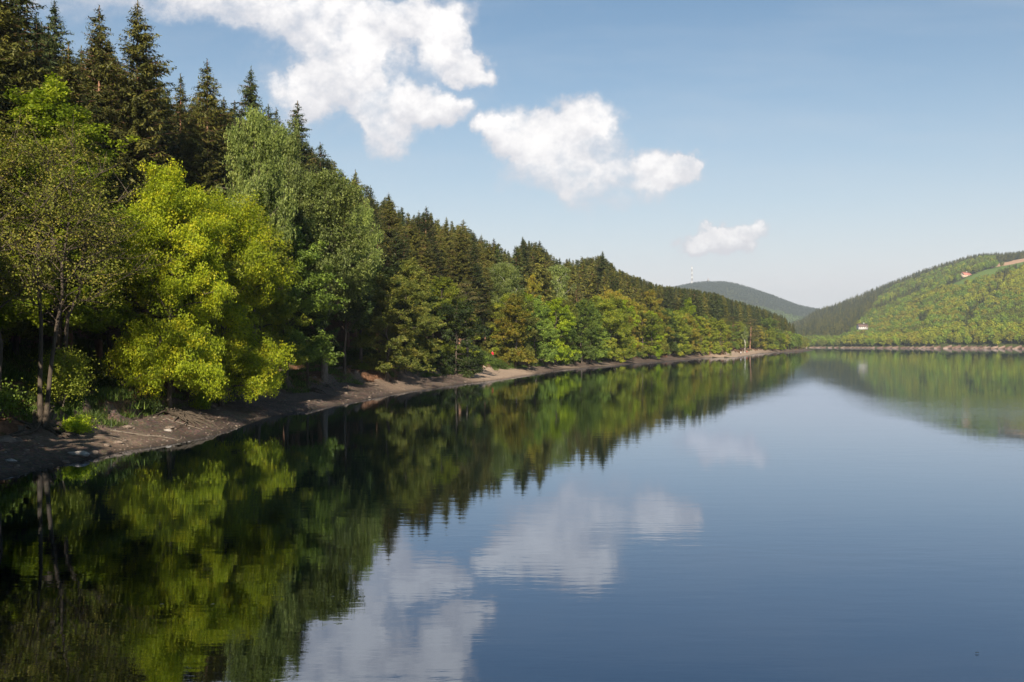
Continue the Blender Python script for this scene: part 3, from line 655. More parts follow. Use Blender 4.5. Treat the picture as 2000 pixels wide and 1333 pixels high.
place('pine', 912, 8.0, 545, 36, 'pine', 'slim pine with sunlit pale trunk and reddish top beside the sandy beach', 3.6, var=1, bark='grey')
place('birch', 984, 12.0, 520, 34, 'birch', 'weeping birch above the path, first right of the slim lit pine', 4.4, var=0)
place('leafy', 1010, 9.0, 596, 44, 'olive', 'olive tree with rusty crest below the weeping birch over the beach', 5.6, var=2)
place('birch_mid', 1086, 14.0, 524, 27, 'birch', 'pale green birch between dark spruces, right of the rusty crested tree', 4.4)
place('leafy_mid', 1038, 16.0, 540, 26, 'rust', 'golden tree tucked between two weeping birches', 5.6, var=0)
place('leafy_mid', 1062, 8.0, 600, 34, 'beech', 'yellow green tree over the beach tip, below the pale birch', 5.6, var=1)
place('pine', 1127, 11.0, 553, 19, 'pine', 'pine with bare reddish trunk and flat top, right of the pale birch', 3.6, var=0)
place('leafy_mid', 1110, 6.5, 612, 28, 'green', 'green tree at the foot of the flat topped pine', 4.8, var=1)
place('leafy_mid', 1152, 7.5, 590, 26, 'green', 'fresh green tree right of the flat topped pine', 4.8, var=1)
place('leafy_mid', 1192, 12.0, 560, 32, 'rust', 'large golden tree below the tallest spruce of the mid shore', 6.2, var=2)
place('leafy_mid', 1228, 9.0, 584, 28, 'rust', 'rust coloured tree beside the large golden tree', 5.6, var=0)
place('leafy_mid', 1268, 12.0, 571, 28, 'rust', 'orange brown tree in front of the spruces, mid shore', 5.6, var=0)
place('leafy_mid', 1344, 8.0, 587, 22, 'lime', 'tall bright yellow green tree in the middle of the far left shore', 4.8, var=1)
place('leafy_mid', 1368, 6.0, 622, 20, 'beech', 'round yellow green tree beside the tall bright one', 5.6, var=0)
place('leafy_mid', 1406, 6.0, 628, 20, 'beech', 'bright green tree left of the brown pines at the sandy spit', 5.6, var=0)
place('pine', 1432, 8.0, 616, 17, 'pine', 'brown green pine left of the white trunk at the sandy spit', 3.6, var=0)
place('pine', 1466, 8.0, 621, 17, 'pine', 'brown green pine right of the white trunk at the sandy spit', 3.0, var=1)
place('birch_mid', 1455, 5.0, 640, 6, 'birch', 'thin white birch trunk standing at the sandy spit', 4.4)
place('leafy_mid', 1498, 10.0, 618, 22, 'green', 'light green round tree right of the sandy spit', 6.2, var=2)

# named spruces on the skyline
SP = [(30,22,-62,95,0,'dark giant spruce at the left edge, its top cut by the photo edge'),
      (105,24,-4,52,1,'dark spruce with drooping right side, second from the left edge'),
      (193,19,12,62,1,'spruce with twin ragged tips left of the tallest sunlit spruce'),
      (268,17,3,78,2,'tallest sunlit spruce with shaggy hanging branches, above the maple'),
      (352,24,146,40,3,'small spruce top directly right of the tallest sunlit spruce'),
      (404,19,117,56,1,'pointed spruce with bare pale trunk showing, behind the maple'),
      (490,23,130,48,0,'dark spruce rising above the tall weeping birch'),
      (539,26,212,30,3,'narrow spruce top between the dark spruce and the lone pointed one'),
      (581,20,198,44,1,'nearly black pointed spruce right of the tall weeping birch'),
      (625,24,280,40,3,'short dark spruce on the right shoulder of the nearly black one'),
      (694,24,333,36,0,'brownish spruce with flat clustered top above the second birch'),
      (759,22,377,30,1,'spruce with orange brown lit side and green tip'),
      (832,24,404,28,3,'spruce with small double tip on the skyline right of the orange lit one'),
      (872,22,425,27,2,'olive green spruce with blunt tip, skyline above the shaded trees'),
      (905,24,429,27,1,'olive spruce with sharp tip left of the slim lit pine top'),
      (940,24,458,22,0,'blunt dark spruce right of the olive sharp tipped spruce'),
      (964,26,466,20,3,'small pointed spruce left of the dip in the skyline'),
      (1021,22,463,24,2,'tall isolated spruce with dark tip right of the dip in the skyline'),
      (1054,22,470,24,1,'tall spruce beside the isolated dark tipped one'),
      (1093,26,504,18,3,'small dark spruce behind the pale green birch'),
      (1177,22,491,24,2,'tallest dark spruce of the mid shore, above the golden tree')]
for px, d, yt, hw, v_, lb in SP:
    place('spruce', px, d, yt, hw * 1.25, 'spruce_lit' if ('sunlit' in lb or 'olive' in lb or 'brown' in lb or 'bare pale' in lb) else 'spruce', lb, (4.6, 4.0, 5.0, 3.6)[v_], var=v_)  # label words choose the needle copy with sunlight in its colour

# ------------------------------------------------------------------ the wood behind them
ZN = [(60, 'at the left edge'), (170, 'behind the pointed bright tree'), (300, 'by the tallest sunlit spruce'), (430, 'behind the yellow green maple'), (530, 'behind the tall weeping birch'), (620, 'by the nearly black spruce'),
      (700, 'behind the second weeping birch'), (780, 'near the orange lit spruce'), (860, 'above the dark shaded trees'), (930, 'left of the slim lit pine'), (1000, 'behind the weeping birch over the path'), (1065, 'near the isolated tall spruce'),
      (1130, 'by the flat topped pine'), (1200, 'beside the large golden tree'), (1270, 'near the orange brown tree'), (1340, 'left of the tall bright yellow green tree'), (1400, 'right of the tall bright yellow green tree'), (1480, 'around the sandy spit'), (1700, 'towards the far left point')]
def zone(px):
    for a_, b_ in ZN:
        if px < a_: return b_
    return ZN[-1][1]
hero = np.array(PLANTED)
def too_near(X, Y, pts, m):
    return len(pts) and (((pts[:, 0] - X) ** 2 + (pts[:, 1] - Y) ** 2).min() < m * m)
def sample_left(n, dlo, dhi, ylo, yhi, seed):
    r = np.random.default_rng(seed); Y = ylo + (yhi - ylo) * r.random(n * 6); X = -170 + 480 * r.random(n * 6)
    s = sdist(X, Y); wb = s * (1 + .35 * fbm(X, Y, 22, 2, 5)); px = pix(X, Y)
    k = (s > 0) & (wb > dlo) & (wb < dhi) & ((px < 1600) | (Y < 5)) & (X < 300)
    return X[k][:n], Y[k][:n]
def thin(X, Y, gap, pts=None, hgap=3.0):
    kx, ky = [], []; cell = {}
    for x, y in zip(X, Y):
        g_ = gap(y) if callable(gap) else gap
        c = (int(x // 6), int(y // 6)); bad = False
        for i in (-1, 0, 1):
            for j in (-1, 0, 1):
                for q in cell.get((c[0] + i, c[1] + j), ()):
                    if (q[0] - x) ** 2 + (q[1] - y) ** 2 < g_ * g_: bad = True; break
        if bad or (pts is not None and too_near(x, y, pts, hgap)): continue
        cell.setdefault(c, []).append((x, y)); kx.append(x); ky.append(y)
    return np.array(kx), np.array(ky)
BTOP = np.array([(-900,120),(0,250),(60,300),(150,330),(250,370),(330,400),(400,420),(500,360),(600,420),(700,470),(760,545),(860,560),(940,600),(985,560),(1040,580),(1100,570),(1190,585),(1260,590),(1340,610),(1400,620),(1460,632),(1530,645),(1590,664)], float)
# spruces
X, Y = sample_left(60000, 15.5, 105, -70, 900, 3); X, Y = thin(X, Y, lambda y: 4.6 + .0022 * max(y, 0), hero, 3.2)
o_ = np.argsort(Y); X, Y = X[o_], Y[o_]; Z = gz(X, Y); PXs = pix(X, Y)
SPT = []   # stuff
ind = 0
S_D = sdist(X, Y)
for x, y, z, px, s in zip(X, Y, Z, PXs, S_D):
    Ht = rng.uniform(25, 33)
    if y > 20 and px > -300:
        hmax = CAMH + (HOR - skyline(px) - rng.uniform(4, 70 if y < 220 else (28 if y < 420 else 10))) * y / FPX - z
        Ht = min(Ht, hmax)
    if Ht < 9: continue
    if y > 30 and s > 78 and px > 0: continue
    if y < 25 and s > 70: continue
    vis = (px > -120) and y > 30 and (s < 42)
    if vis and ind < 275 and y < 480:
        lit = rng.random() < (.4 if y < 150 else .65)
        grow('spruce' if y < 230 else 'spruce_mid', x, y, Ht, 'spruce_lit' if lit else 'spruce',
             ('sunlit olive' if lit else 'dark') + (' spruce of the front row ' if s < 21 else ' spruce higher on the slope ' if s < 31 else ' spruce of the back rows ') + zone(px),
             'spruces of the dense stand on the left slope', wide=rng.uniform(.95, 1.3)); ind += 1
    else: SPT.append((x, y, z, Ht / 30, rng.integers(0, 3) + (3 if rng.random() < .45 else 0)))
# broadleaves along the bank
X, Y = sample_left(30000, 4.3, 24, 40, 905, 5)
wb = sdist(X, Y) * (1 + .35 * fbm(X, Y, 22, 2, 5)); k = (wb < 9.6) | (wb > 13.6); X, Y = X[k], Y[k]
X, Y = thin(X, Y, lambda y: 5.8 if y < 200 else 5.2, hero, 3.6); o_ = np.argsort(Y); X, Y = X[o_], Y[o_]; Z = gz(X, Y); PXs = pix(X, Y); S_D = sdist(X, Y)
BRT = []; nb_ = 0
def pal(px, y):
    if px < 280: return ['beech', 'alder', 'green', 'olive']
    if px < 560: return ['beech', 'green', 'olive']
    if px < 900: return ['dark', 'dark', 'dark', 'olive']  # shaded stretch: the shade comes from darker leaf colour
    return ['beech', 'beech', 'rust', 'green', 'olive', 'beech', 'rust', 'olive', 'lime']
ADJ = dict(beech='yellow green', green='mid green', olive='olive', dark='shaded dark green', lime='bright green', rust='rust tinted', alder='brownish')
for x, y, z, px, s in zip(X, Y, Z, PXs, S_D):
    if px < -150: continue
    if s > 15 and y < 260: continue
    hmax = CAMH + (HOR - np.interp(px, BTOP[:, 0], BTOP[:, 1]) - rng.uniform(0, 14 if y < 300 else 7)) * y / FPX - z
    Ht = min(rng.uniform(12, 19), hmax)
    if Ht < 4: continue
    # keep the sandy beaches and the view to the path open
    if 905 < px < 975 and s < 12: continue
    if 560 < px < 730 and s < 16 and Ht > 5: continue
    if 1385 < px < 1492 and s < 8.5: continue
    if 100 < px < 310 and s < 14: continue
    lf = pal(px, y)[rng.integers(len(pal(px, y)))]
    if nb_ < 240 and y < 700:
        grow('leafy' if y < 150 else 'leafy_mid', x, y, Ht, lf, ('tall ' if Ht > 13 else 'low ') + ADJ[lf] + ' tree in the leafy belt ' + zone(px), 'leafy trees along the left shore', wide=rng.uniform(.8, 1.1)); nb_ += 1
    else: BRT.append((x, y, z, Ht / 12, rng.integers(0, 6)))
for x_, y_, h_ in ((-31, 44, 14), (-28, 36, 13), (-26, 29, 14), (-27, 22, 16), (-26, 14, 16), (-34, 49, 13), (-36, 38, 16), (-30, 30, 15), (-35, 30, 14), (-40, 46, 15), (-33, 22, 15), (-41, 33, 16), (-38, 54, 13)):  # unseen trees added left of the view to cast shade on the bank
    BRT.append((x_, y_, float(gz(x_, y_)[0]), h_ / 12, rng.integers(0, 6)))
# ------------------------------------------------------------------ light proxies for the uncountable woods (real geometry, instanced)
def lod_leafy(seed, H, Rad, n, ls, m):
    rg = np.random.default_rng(seed); lv = MB(); tr = MB(); tr.tube([(0, 0, -1), (0, 0, H * .6)], [.22, .1], 4)
    c = rg.normal(size=(16, 3)); c = unit(c) * np.array([Rad * .62, Rad * .62, H * .28]); c[:, 2] += H * .6
    ii = rg.integers(0, 16, n); off = unit(rg.normal(size=(n, 3))); p = c[ii] + off * np.array([Rad * .5, Rad * .5, H * .2]) * (rg.random((n, 1)) ** .4)
    leaf_faces(lv, p, ls, off * .8 + np.array([0, 0, .5]), .6, .8, np.clip(rg.random(16)[ii] * .7 + rg.random(n) * .3, 0, 1), rg)
    tr.mesh; M = MB(); M.V = lv.V + tr.V; M.Q = lv.Q + [q + lv.n for q in tr.Q]; M.aq = lv.aq + tr.aq; M.n = lv.n + tr.n
    me = M.mesh('leafy_lod', mats=[m]); return me, H
def lod_spruce(seed, H, Rad, n, m):
    rg = np.random.default_rng(seed); lv = MB(); t = rg.random(n) ** .75 * .93 + .05; z = H * (1 - t) + 0
    r = Rad * t ** .85 * (.35 + .65 * rg.random(n)); az = rg.uniform(0, 6.28, n)
    p = np.stack([np.cos(az) * r, np.sin(az) * r, H * (1 - t * .88)], 1)
    dd = np.stack([np.cos(az), np.sin(az), np.full(n, -.35)], 1)
    leaf_faces(lv, p, Rad * (.16 + .2 * t), np.stack([np.cos(az) * .4, np.sin(az) * .4, np.full(n, 1.)], 1), .35, .42, rg.random(n), rg, dd)
    lv.tube([(0, 0, -1), (0, 0, H * .98)], [.25, .03], 4); lv.mesh
    return lv.mesh('spruce_lod', mats=[m]), H
def lib(name, items):
    c = bpy.data.collections.new(name)
    for i, me in enumerate(items):
        o = bpy.data.objects.new('%s_%02d' % (name, i), me); c.objects.link(o)
    return c
def scatter(name, P, coll, label, cat):
    """P rows: x y z scale index"""
    P = np.array(P, float); me = bpy.data.meshes.new(name); me.vertices.add(len(P)); me.vertices.foreach_set('co', P[:, :3].astype(np.float32).ravel())
    r = np.random.default_rng(len(P))
    for nm, tp, vals in (('sc', 'FLOAT', P[:, 3]), ('ix', 'INT', P[:, 4].astype(np.int32)), ('rz', 'FLOAT', r.uniform(0, 6.28, len(P)))):
        a__ = me.attributes.new(nm, tp, 'POINT'); a__.data.foreach_set('value', vals)
    o = obj(name, me); g = bpy.data.node_groups.new(name, 'GeometryNodeTree')
    g.interface.new_socket('Geometry', in_out='INPUT', socket_type='NodeSocketGeometry'); g.interface.new_socket('Geometry', in_out='OUTPUT', socket_type='NodeSocketGeometry')
    gi = g.nodes.new('NodeGroupInput'); go = g.nodes.new('NodeGroupOutput'); ip = g.nodes.new('GeometryNodeInstanceOnPoints'); ci_ = g.nodes.new('GeometryNodeCollectionInfo')
    ci_.inputs['Collection'].default_value = coll; ci_.inputs['Separate Children'].default_value = True; ci_.inputs['Reset Children'].default_value = True
    def na_(nm, tp):
        n = g.nodes.new('GeometryNodeInputNamedAttribute'); n.data_type = tp; n.inputs[0].default_value = nm; return n.outputs['Attribute']
    cx = g.nodes.new('ShaderNodeCombineXYZ'); g.links.new(na_('rz', 'FLOAT'), cx.inputs[2])
    cs = g.nodes.new('ShaderNodeCombineXYZ'); sc_ = na_('sc', 'FLOAT')
    for q in range(3): g.links.new(sc_, cs.inputs[q])
    g.links.new(gi.outputs[0], ip.inputs['Points']); g.links.new(ci_.outputs[0], ip.inputs['Instance']); ip.inputs['Pick Instance'].default_value = True
    g.links.new(na_('ix', 'INT'), ip.inputs['Instance Index']); g.links.new(cx.outputs[0], ip.inputs['Rotation']); g.links.new(cs.outputs[0], ip.inputs['Scale'])
    g.links.new(ip.outputs[0], go.inputs[0])
    m = o.modifiers.new('scatter', 'NODES'); m.node_group = g
    tag(o, label, cat, kind='stuff'); return o
def withmat(me, m):
    c = me.copy(); c.materials.clear(); c.materials.append(m); return c
# whole mid trees for the left slope (crown mesh + trunk mesh joined)
def joined(p, lm, bm):
    V = []; F = []; A = []; MI = []; n = 0
    for k, (key, mi) in enumerate((('crown', 0), ('trunk', 1))):
        me = p[key]; v_ = np.empty(len(me.vertices) * 3, np.float32); me.vertices.foreach_get('co', v_); f = np.empty(len(me.loops), np.int32); me.loops.foreach_get('vertex_index', f)
        at = np.empty(len(me.polygons), np.float32); me.attributes['v'].data.foreach_get('value', at)
        V.append(v_.reshape(-1, 3)); F.append(f.reshape(-1, 4) + n); A.append(at); MI.append(np.full(len(at), mi)); n += len(v_) // 3
    return mesh_np('tree', np.concatenate(V), [np.concatenate(F)], np.concatenate(A), False, [lm, bm], np.concatenate(MI))
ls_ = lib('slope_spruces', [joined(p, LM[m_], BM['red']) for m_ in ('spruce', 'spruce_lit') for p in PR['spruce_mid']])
scatter('spruce_wood', SPT, ls_, 'dense spruce wood covering the upper left slope behind the first rows', 'spruce wood')
BROADS = ['beech', 'green', 'rust', 'lime', 'olive', 'green']
lb_ = lib('shore_leafy', [lod_leafy(100 + i, 12, 5.0, 900, .42, LM[m_])[0] for i, m_ in enumerate(BROADS)])
if BRT: scatter('leafy_wood', BRT, lb_, 'leafy trees massed along the farther left shore, with added unseen ones shading the near bank', 'leafy wood')

# ------------------------------------------------------------------ right hillside
hill_leaf = [leaf_mat('leaves_hill_%s' % n_, *c, trans=.35, var=.13) for n_, c in dict(
    yellow=((.20, .235, .018), (.28, .30, .022), (.33, .32, .026)), green=((.12, .19, .026), (.17, .25, .03), (.22, .29, .036)),
    rust=((.19, .20, .018), (.27, .25, .022), (.31, .25, .03)), lime=((.14, .20, .016), (.20, .27, .02), (.26, .32, .024)), olive=((.11, .135, .022), (.16, .175, .024), (.20, .185, .03))).items()]
HL = [lod_leafy(200 + i, 12.5, 4.9, 420, .7, hill_leaf[i % 5])[0] for i in range(10)]
HS = [lod_spruce(300 + i, 19, 3.9, 240, LM['spruce' if i % 2 else 'spruce_lit'])[0] for i in range(4)]
hl_ = lib('hill_trees', HL + HS)
r = np.random.default_rng(77)
def cand(n, dlo, dhi, xlo, xhi):
    D = dlo + (dhi - dlo) * r.random(n); px = xlo + (xhi - xlo) * r.random(n)
    w = r.random(n) < D / dhi; D, px = D[w], px[w]; return (px - 1000) / FPX * D, D
HT = []; ROWT = []
X, Y = cand(80000, 1020, 2560, 1480, 2300); s = sdist(X, Y); k = s > 4.5; X, Y, s = X[k], Y[k], s[k]
X, Y = thin(X, Y, lambda y: 5.5 if y < 1650 else 7.5); Z = gz(X, Y); s = sdist(X, Y); PXs = pix(X, Y); PYs = HOR - (Z + 10 - CAMH) / Y * FPX
big = fbm(X, Y, 160, 3, 44)
nrow = 0
for x, y, z, px, py, d_, g_ in zip(X, Y, Z, PXs, PYs, s, big):
    if y < 1100 and px < 1600: continue
    if meadow_mask(px, y) and not (fbm(np.array([x]), np.array([y]), 60, 2, 91)[0] > .28): continue
    if field_mask(px, y): continue
    if abs(px - 1683) < 13 and 1370 < y < 1475: continue
    if abs(px - 1886) < 14 and 1655 < y < 1730: continue
    sc = r.uniform(.75, 1.15); dc = DC(px)
    if y < dc + 100:                                   # front, leafy hill
        ridge_line = abs((px - 1890) - (620 - py) * .85) < 13 and py < 640 and px > 1860
        if ridge_line and r.random() < .55: ix = 10 + r.integers(0, 4); sc *= .8
        elif abs(px - 1803) < 6 and abs(py - 622) < 9: ix = 11; sc = .95
        else:
            q = .42 + g_ * 1.3 + (r.random() - .5) * .65
            ix = [0, 2, 1, 3, 4][min(4, max(0, int(q * 5)))] + (5 if r.random() < .5 else 0)
            if d_ < 60: ix = [0, 3, 0, 2, 5][r.integers(0, 5)]
            if px < 1650: ix = [4, 1, 9, 3][r.integers(0, 4)]; sc *= .75
    else:
        yr_ = np.interp(px, RY[:, 0], RY[:, 1])
        conif = (px < 1655 + (650 - py) * .9 and px < 1790) or py < yr_ + 14 or (g_ > .16)
        if 1800 < px < 1945 and y < 2150: conif = r.random() < .2
        if conif: ix = 10 + r.integers(0, 4); sc *= .8
        else: ix = [1, 6, 4, 3, 9, 0][r.integers(0, 6)]
    if d_ < 26 and px > 1600 and px < 2030 and nrow < 90 and ix < 10 and y < 1400:
        ROWT.append((x, y, z, sc, ix)); nrow += 1
    else: HT.append((x, y, z - .5, sc, ix))
scatter('hillside_wood', HT, hl_, 'spring wood of yellow green, rusty and dark trees covering the right hillside', 'hillside wood')
row_tr = MB(); row_tr.tube([(0, 0, -1), (0, 0, 8)], [.25, .1], 5); row_tr = row_tr.mesh('trunk', True)
for x, y, z, sc, ix in ROWT:
    e_ = empty('broadleaf_tree', (x, y, z - .4), r.uniform(0, 6.28), (sc,) * 3)
    obj('crown', HL[ix], e_); obj('trunk', row_tr, e_, BM['dark'])
    c_ = ['yellow green', 'mid green', 'rusty', 'bright green', 'olive'][ix % 5]
    tag(e_, c_ + ' tree in the front row above the far right shore', 'broadleaf tree', 'front row trees above the far right shore')
# lone conifer in the hillside wood
# far blue hill
far_mats = [leaf_mat('far_wood_dark', (.03, .05, .025), (.05, .07, .03), trans=.1, var=.15), leaf_mat('far_wood_green', (.06, .10, .02), (.09, .13, .02), trans=.2, var=.2)]
fl_ = lib('far_trees', [lod_spruce(401, 17, 6.5, 70, far_mats[0])[0], lod_leafy(402, 13, 9, 90, 2.4, far_mats[1])[0], lod_leafy(403, 13, 9, 90, 2.4, far_mats[1])[0]])
X, Y = cand(30000, 3100, 4620, 1180, 1720); Z = gz(X, Y); PXs = pix(X, Y); gg = fbm(X, Y, 500, 3, 4); PYs = HOR - (Z - CAMH) / Y * FPX
FT = []
for x, y, z, px, py, g_ in zip(X, Y, Z, PXs, PYs, gg):
    if r.random() < .45: continue
    yf_ = np.interp(px, FY[:, 0], FY[:, 1])
    ix = 0 if (py < yf_ + 12 + g_ * 20 or g_ > .22) else 1 + r.integers(0, 2)
    FT.append((x, y, z - 1, r.uniform(.6, .95), ix))
scatter('far_hill_wood', FT, fl_, 'distant bluish wooded hill behind the valley', 'hill wood')

# ------------------------------------------------------------------ masts and houses
def plain(name, c, rough=.7, spec=.3):
    m, t, o = mat(name); n_ = tnoise(t, 1.3, 5, .6); principled(t, o, mixc(t, n_, tuple(k * .85 for k in c), tuple(min(1, k * 1.1) for k in c)), rough, None, spec); return m
M_white = plain('white_paint', (.78, .77, .74)); M_red = plain('red_paint', (.45, .12, .09)); M_roof = plain('brown_roof', (.14, .09, .075)); M_roof2 = plain('red_roof', (.42, .17, .13))
M_glass = plain('window_glass', (.05, .06, .07), .2, .6); M_wood = plain('dark_wood', (.10, .06, .04)); M_steel = plain('grey_steel', (.30, .28, .28))
def mast(px, ytop, D, base, top_w, name, label, cat, seg_n):
    X = (px - 1000) / FPX * D; z0 = float(gz(X, D)[0]); Ht = CAMH + (HOR - ytop) * D / FPX - z0
    e_ = empty(name, (X, D, z0))
    for k in range(seg_n):
        z1, z2 = Ht * k / seg_n, Ht * (k + 1) / seg_n; w1 = base + (top_w - base) * k / seg_n; w2 = base + (top_w - base) * (k + 1) / seg_n
        b = MB()
        C4 = [(1, 1), (1, -1), (-1, -1), (-1, 1)]
        for q in range(4):
            a1 = C4[q]; a2 = C4[(q + 1) % 4]
            b.tube([(a1[0] * w1, a1[1] * w1, z1), (a1[0] * w2, a1[1] * w2, z2)], [.55, .55], 4)
            b.tube([(a1[0] * w1, a1[1] * w1, z1), (a2[0] * w2, a2[1] * w2, z2)], [.2, .2], 3)
            b.tube([(a2[0] * w1, a2[1] * w1, z1), (a1[0] * w2, a1[1] * w2, z2)], [.2, .2], 3)
            b.tube([(a1[0] * w2, a1[1] * w2, z2), (a2[0] * w2, a2[1] * w2, z2)], [.2, .2], 3)
        obj('mast_section', b.mesh('mast_section'), e_, M_white if k % 2 else M_steel)
    b = MB(); b.tube([(0, 0, Ht), (0, 0, Ht + 7)], [.5, .2], 5); obj('antenna', b.mesh('antenna'), e_, M_red)
    tag(e_, label, cat); return e_
mast(1351.5, 522, 4350, 3.2, 1.6, 'radio_mast', 'tall slender lattice radio mast on the distant hill', 'radio mast', 8)
mm = mast(1383, 545, 4480, 1.6, 1.4, 'lookout_tower', 'short tower on the summit of the distant hill, right of the mast', 'tower', 3)
b = MB(); b.box((0, 0, 17), (4, 4, 3)); obj('cabin', b.mesh('cabin'), mm, M_steel)
def house(X, D, w, dep, hw, hr_, rz, wall, roof, label, z=None):
    z = float(gz(X, D)[0]) if z is None else z; e_ = empty('house', (X, D, z), rz)
    b = MB(); b.box((0, 0, hw / 2 - 1), (w / 2, dep / 2, hw / 2 + 1)); 
    b.add([(-w / 2, -dep / 2, hw), (-w / 2, dep / 2, hw), (-w / 2, 0, hw + hr_ - .25), (w / 2, -dep / 2, hw), (w / 2, dep / 2, hw), (w / 2, 0, hw + hr_ - .25)], T=[[0, 2, 1], [3, 4, 5]])
    obj('wall', b.mesh('wall'), e_, wall)
    b = MB(); o1 = .7
    for sgn in (-1, 1):
        y0 = sgn * (dep / 2 + o1); zz = hw - hr_ * o1 / (dep / 2)
        V = [(-w / 2 - o1, y0, zz), (w / 2 + o1, y0, zz), (w / 2 + o1, 0, hw + hr_), (-w / 2 - o1, 0, hw + hr_)]; V += [(x_, y_, z_ + .3) for x_, y_, z_ in V]
        b.add(V, [[0, 1, 2, 3], [4, 5, 6, 7], [0, 1, 5, 4], [1, 2, 6, 5], [2, 3, 7, 6], [3, 0, 4, 7]])
    rf = obj('roof', b.mesh('roof'), e_, roof)
    b = MB(); b.box((w * .2, .6, hw + hr_ + .2), (.45, .45, 1.0)); obj('chimney', b.mesh('chimney'), rf, M_white)
    b = MB(); b.box((0, 0, 0), (.65, .05, .7)); wm = b.mesh('window'); b = MB(); b.box((0, -.04, 0), (.5, .04, .55)); pm = b.mesh('pane')
    nwin = int(w / 3)
    for i in range(nwin):
        wo = obj('window', wm, e_, M_wood, (-w / 2 + (i + .5) * w / nwin, -dep / 2 - .03, hw * .55)); obj('pane', pm, wo, M_glass)
    b = MB(); b.box((0, 0, 1.0), (.5, .06, 1.0)); obj('door', b.mesh('door'), e_, M_wood, (w / 2 - 1.2, -dep / 2 - .04, 0))
    tag(e_, label, 'house'); return e_
D = 1400.; X = (1684 - 1000) / FPX * D; house(X, D, 13, 8, 2.6, 3.8, .12, plain('lime_wash', (.5, .49, .46)), M_roof, 'white house with brown pitched roof among trees above the far shore', CAMH + (HOR - 641.5) * D / FPX)
D = 1700.; X = (1886 - 1000) / FPX * D; house(X, D, 14, 10, 3.2, 4.4, .3, plain('ochre_wall', (.5, .4, .3)), M_roof2, 'house with red tiled roof beside the green hillside meadow')

# ------------------------------------------------------------------ people
def person(X, Y, Hh, top, legs, label, rz=0, hair=(.06, .04, .03), z=None, stride=.22):
    z = float(gz(X, Y)[0]) if z is None else z
    J = [(0, 0, .95), (0, 0, 1.15), (0, .01, 1.38), (0, 0, 1.50), (0, -.01, 1.60), (0, -.01, 1.72),
         (.10, 0, .90), (.11, -stride * .5, .50), (.11, -stride * 1.0 + .05, .08), (.11, -stride * 1.0 - .10, .04),
         (-.10, 0, .90), (-.11, stride * .25, .50), (-.11, stride * 1.3, .10), (-.11, stride * 1.3 - .14, .04),
         (.19, 0, 1.41), (.25, .07, 1.15), (.24, -.04, .92), (.24, -.08, .84), (-.19, 0, 1.41), (-.25, -.06, 1.15), (-.24, -.16, .93), (-.24, -.20, .85)]
    E = [(0, 1), (1, 2), (2, 3), (3, 4), (4, 5), (0, 6), (6, 7), (7, 8), (8, 9), (0, 10), (10, 11), (11, 12), (12, 13), (2, 14), (14, 15), (15, 16), (16, 17), (2, 18), (18, 19), (19, 20), (20, 21)]
    rad = [.15, .14, .16, .055, .09, .085, .095, .065, .045, .04, .095, .065, .045, .04, .065, .048, .035, .03, .065, .048, .035, .03]
    me = bpy.data.meshes.new('body'); me.from_pydata([(x, y, z_) for x, y, z_ in J], E, []); e_ = empty('person', (X, Y, z), rz, (Hh / 1.78,) * 3)
    o = obj('body', me, e_)
    m = o.modifiers.new('skin', 'SKIN'); 
    if not me.skin_vertices: me.attributes.new
    bpy.context.view_layer.update()
    sv = me.skin_vertices[0].data if me.skin_vertices else None
    if sv:
        for i, v_ in enumerate(sv): v_.radius = (rad[i], rad[i] * (.75 if i in (1, 2, 0) else 1)); v_.use_root = (i == 0)
    o.modifiers.new('sub', 'SUBSURF').levels = 1; o.modifiers[-1].render_levels = 1
    mt, t, oo = mat('clothed_skin'); g = t.nodes.new('ShaderNodeTexCoord').outputs['Object']; sp = t.nodes.new('ShaderNodeSeparateXYZ'); t.links.new(g, sp.inputs[0])
    mr_ = t.nodes.new('ShaderNodeMapRange'); mr_.inputs['From Max'].default_value = 2.0; t.links.new(sp.outputs[2], mr_.inputs['Value'])
    rr_ = t.nodes.new('ShaderNodeValToRGB'); rr_.color_ramp.interpolation = 'CONSTANT'; el = rr_.color_ramp.elements
    for i, (p_, c_) in enumerate([(0, (.03, .03, .03)), (.05, legs), (.45, top), (.76, (.45, .27, .2))]):
        if i > 1: el.new(p_)
        el[i].position = p_; el[i].color = (*c_, 1)
    t.links.new(mr_.outputs[0], rr_.inputs[0]); principled(t, oo, rr_.outputs[0], .8); me.materials.append(mt)
    b = MB(); th_ = np.linspace(0, math.pi * .6, 6); ph = np.linspace(0, 2 * math.pi, 11)[:-1]
    V = [(.105 * math.sin(a1) * math.cos(a2), .115 * math.sin(a1) * math.sin(a2) + .015, 1.70 + .12 * math.cos(a1)) for a1 in th_ for a2 in ph]
    b.add(V, [[i * 10 + j, i * 10 + (j + 1) % 10, (i + 1) * 10 + (j + 1) % 10, (i + 1) * 10 + j] for i in range(5) for j in range(10)]); obj('hair', b.mesh('hair', True), e_, plain('hair', hair))
    tag(e_, label, 'person'); return e_
X, D = solve(962, 11.5)
person(X, D, 1.78, (.55, .02, .05), (.04, .04, .06), 'person in a red jacket walking on the shaded path among the trunks', rz=.6)
X, D = solve(1447, 2.5); person(X, D, 1.75, (.75, .75, .72), (.10, .10, .14), 'person in a white top standing on the sandy spit', rz=2.0, stride=.05)
X, D = solve(1459, 2.5); person(X, D, 1.7, (.5, .06, .05), (.08, .08, .1), 'person in a red top standing on the sandy spit', rz=-1, stride=.08)

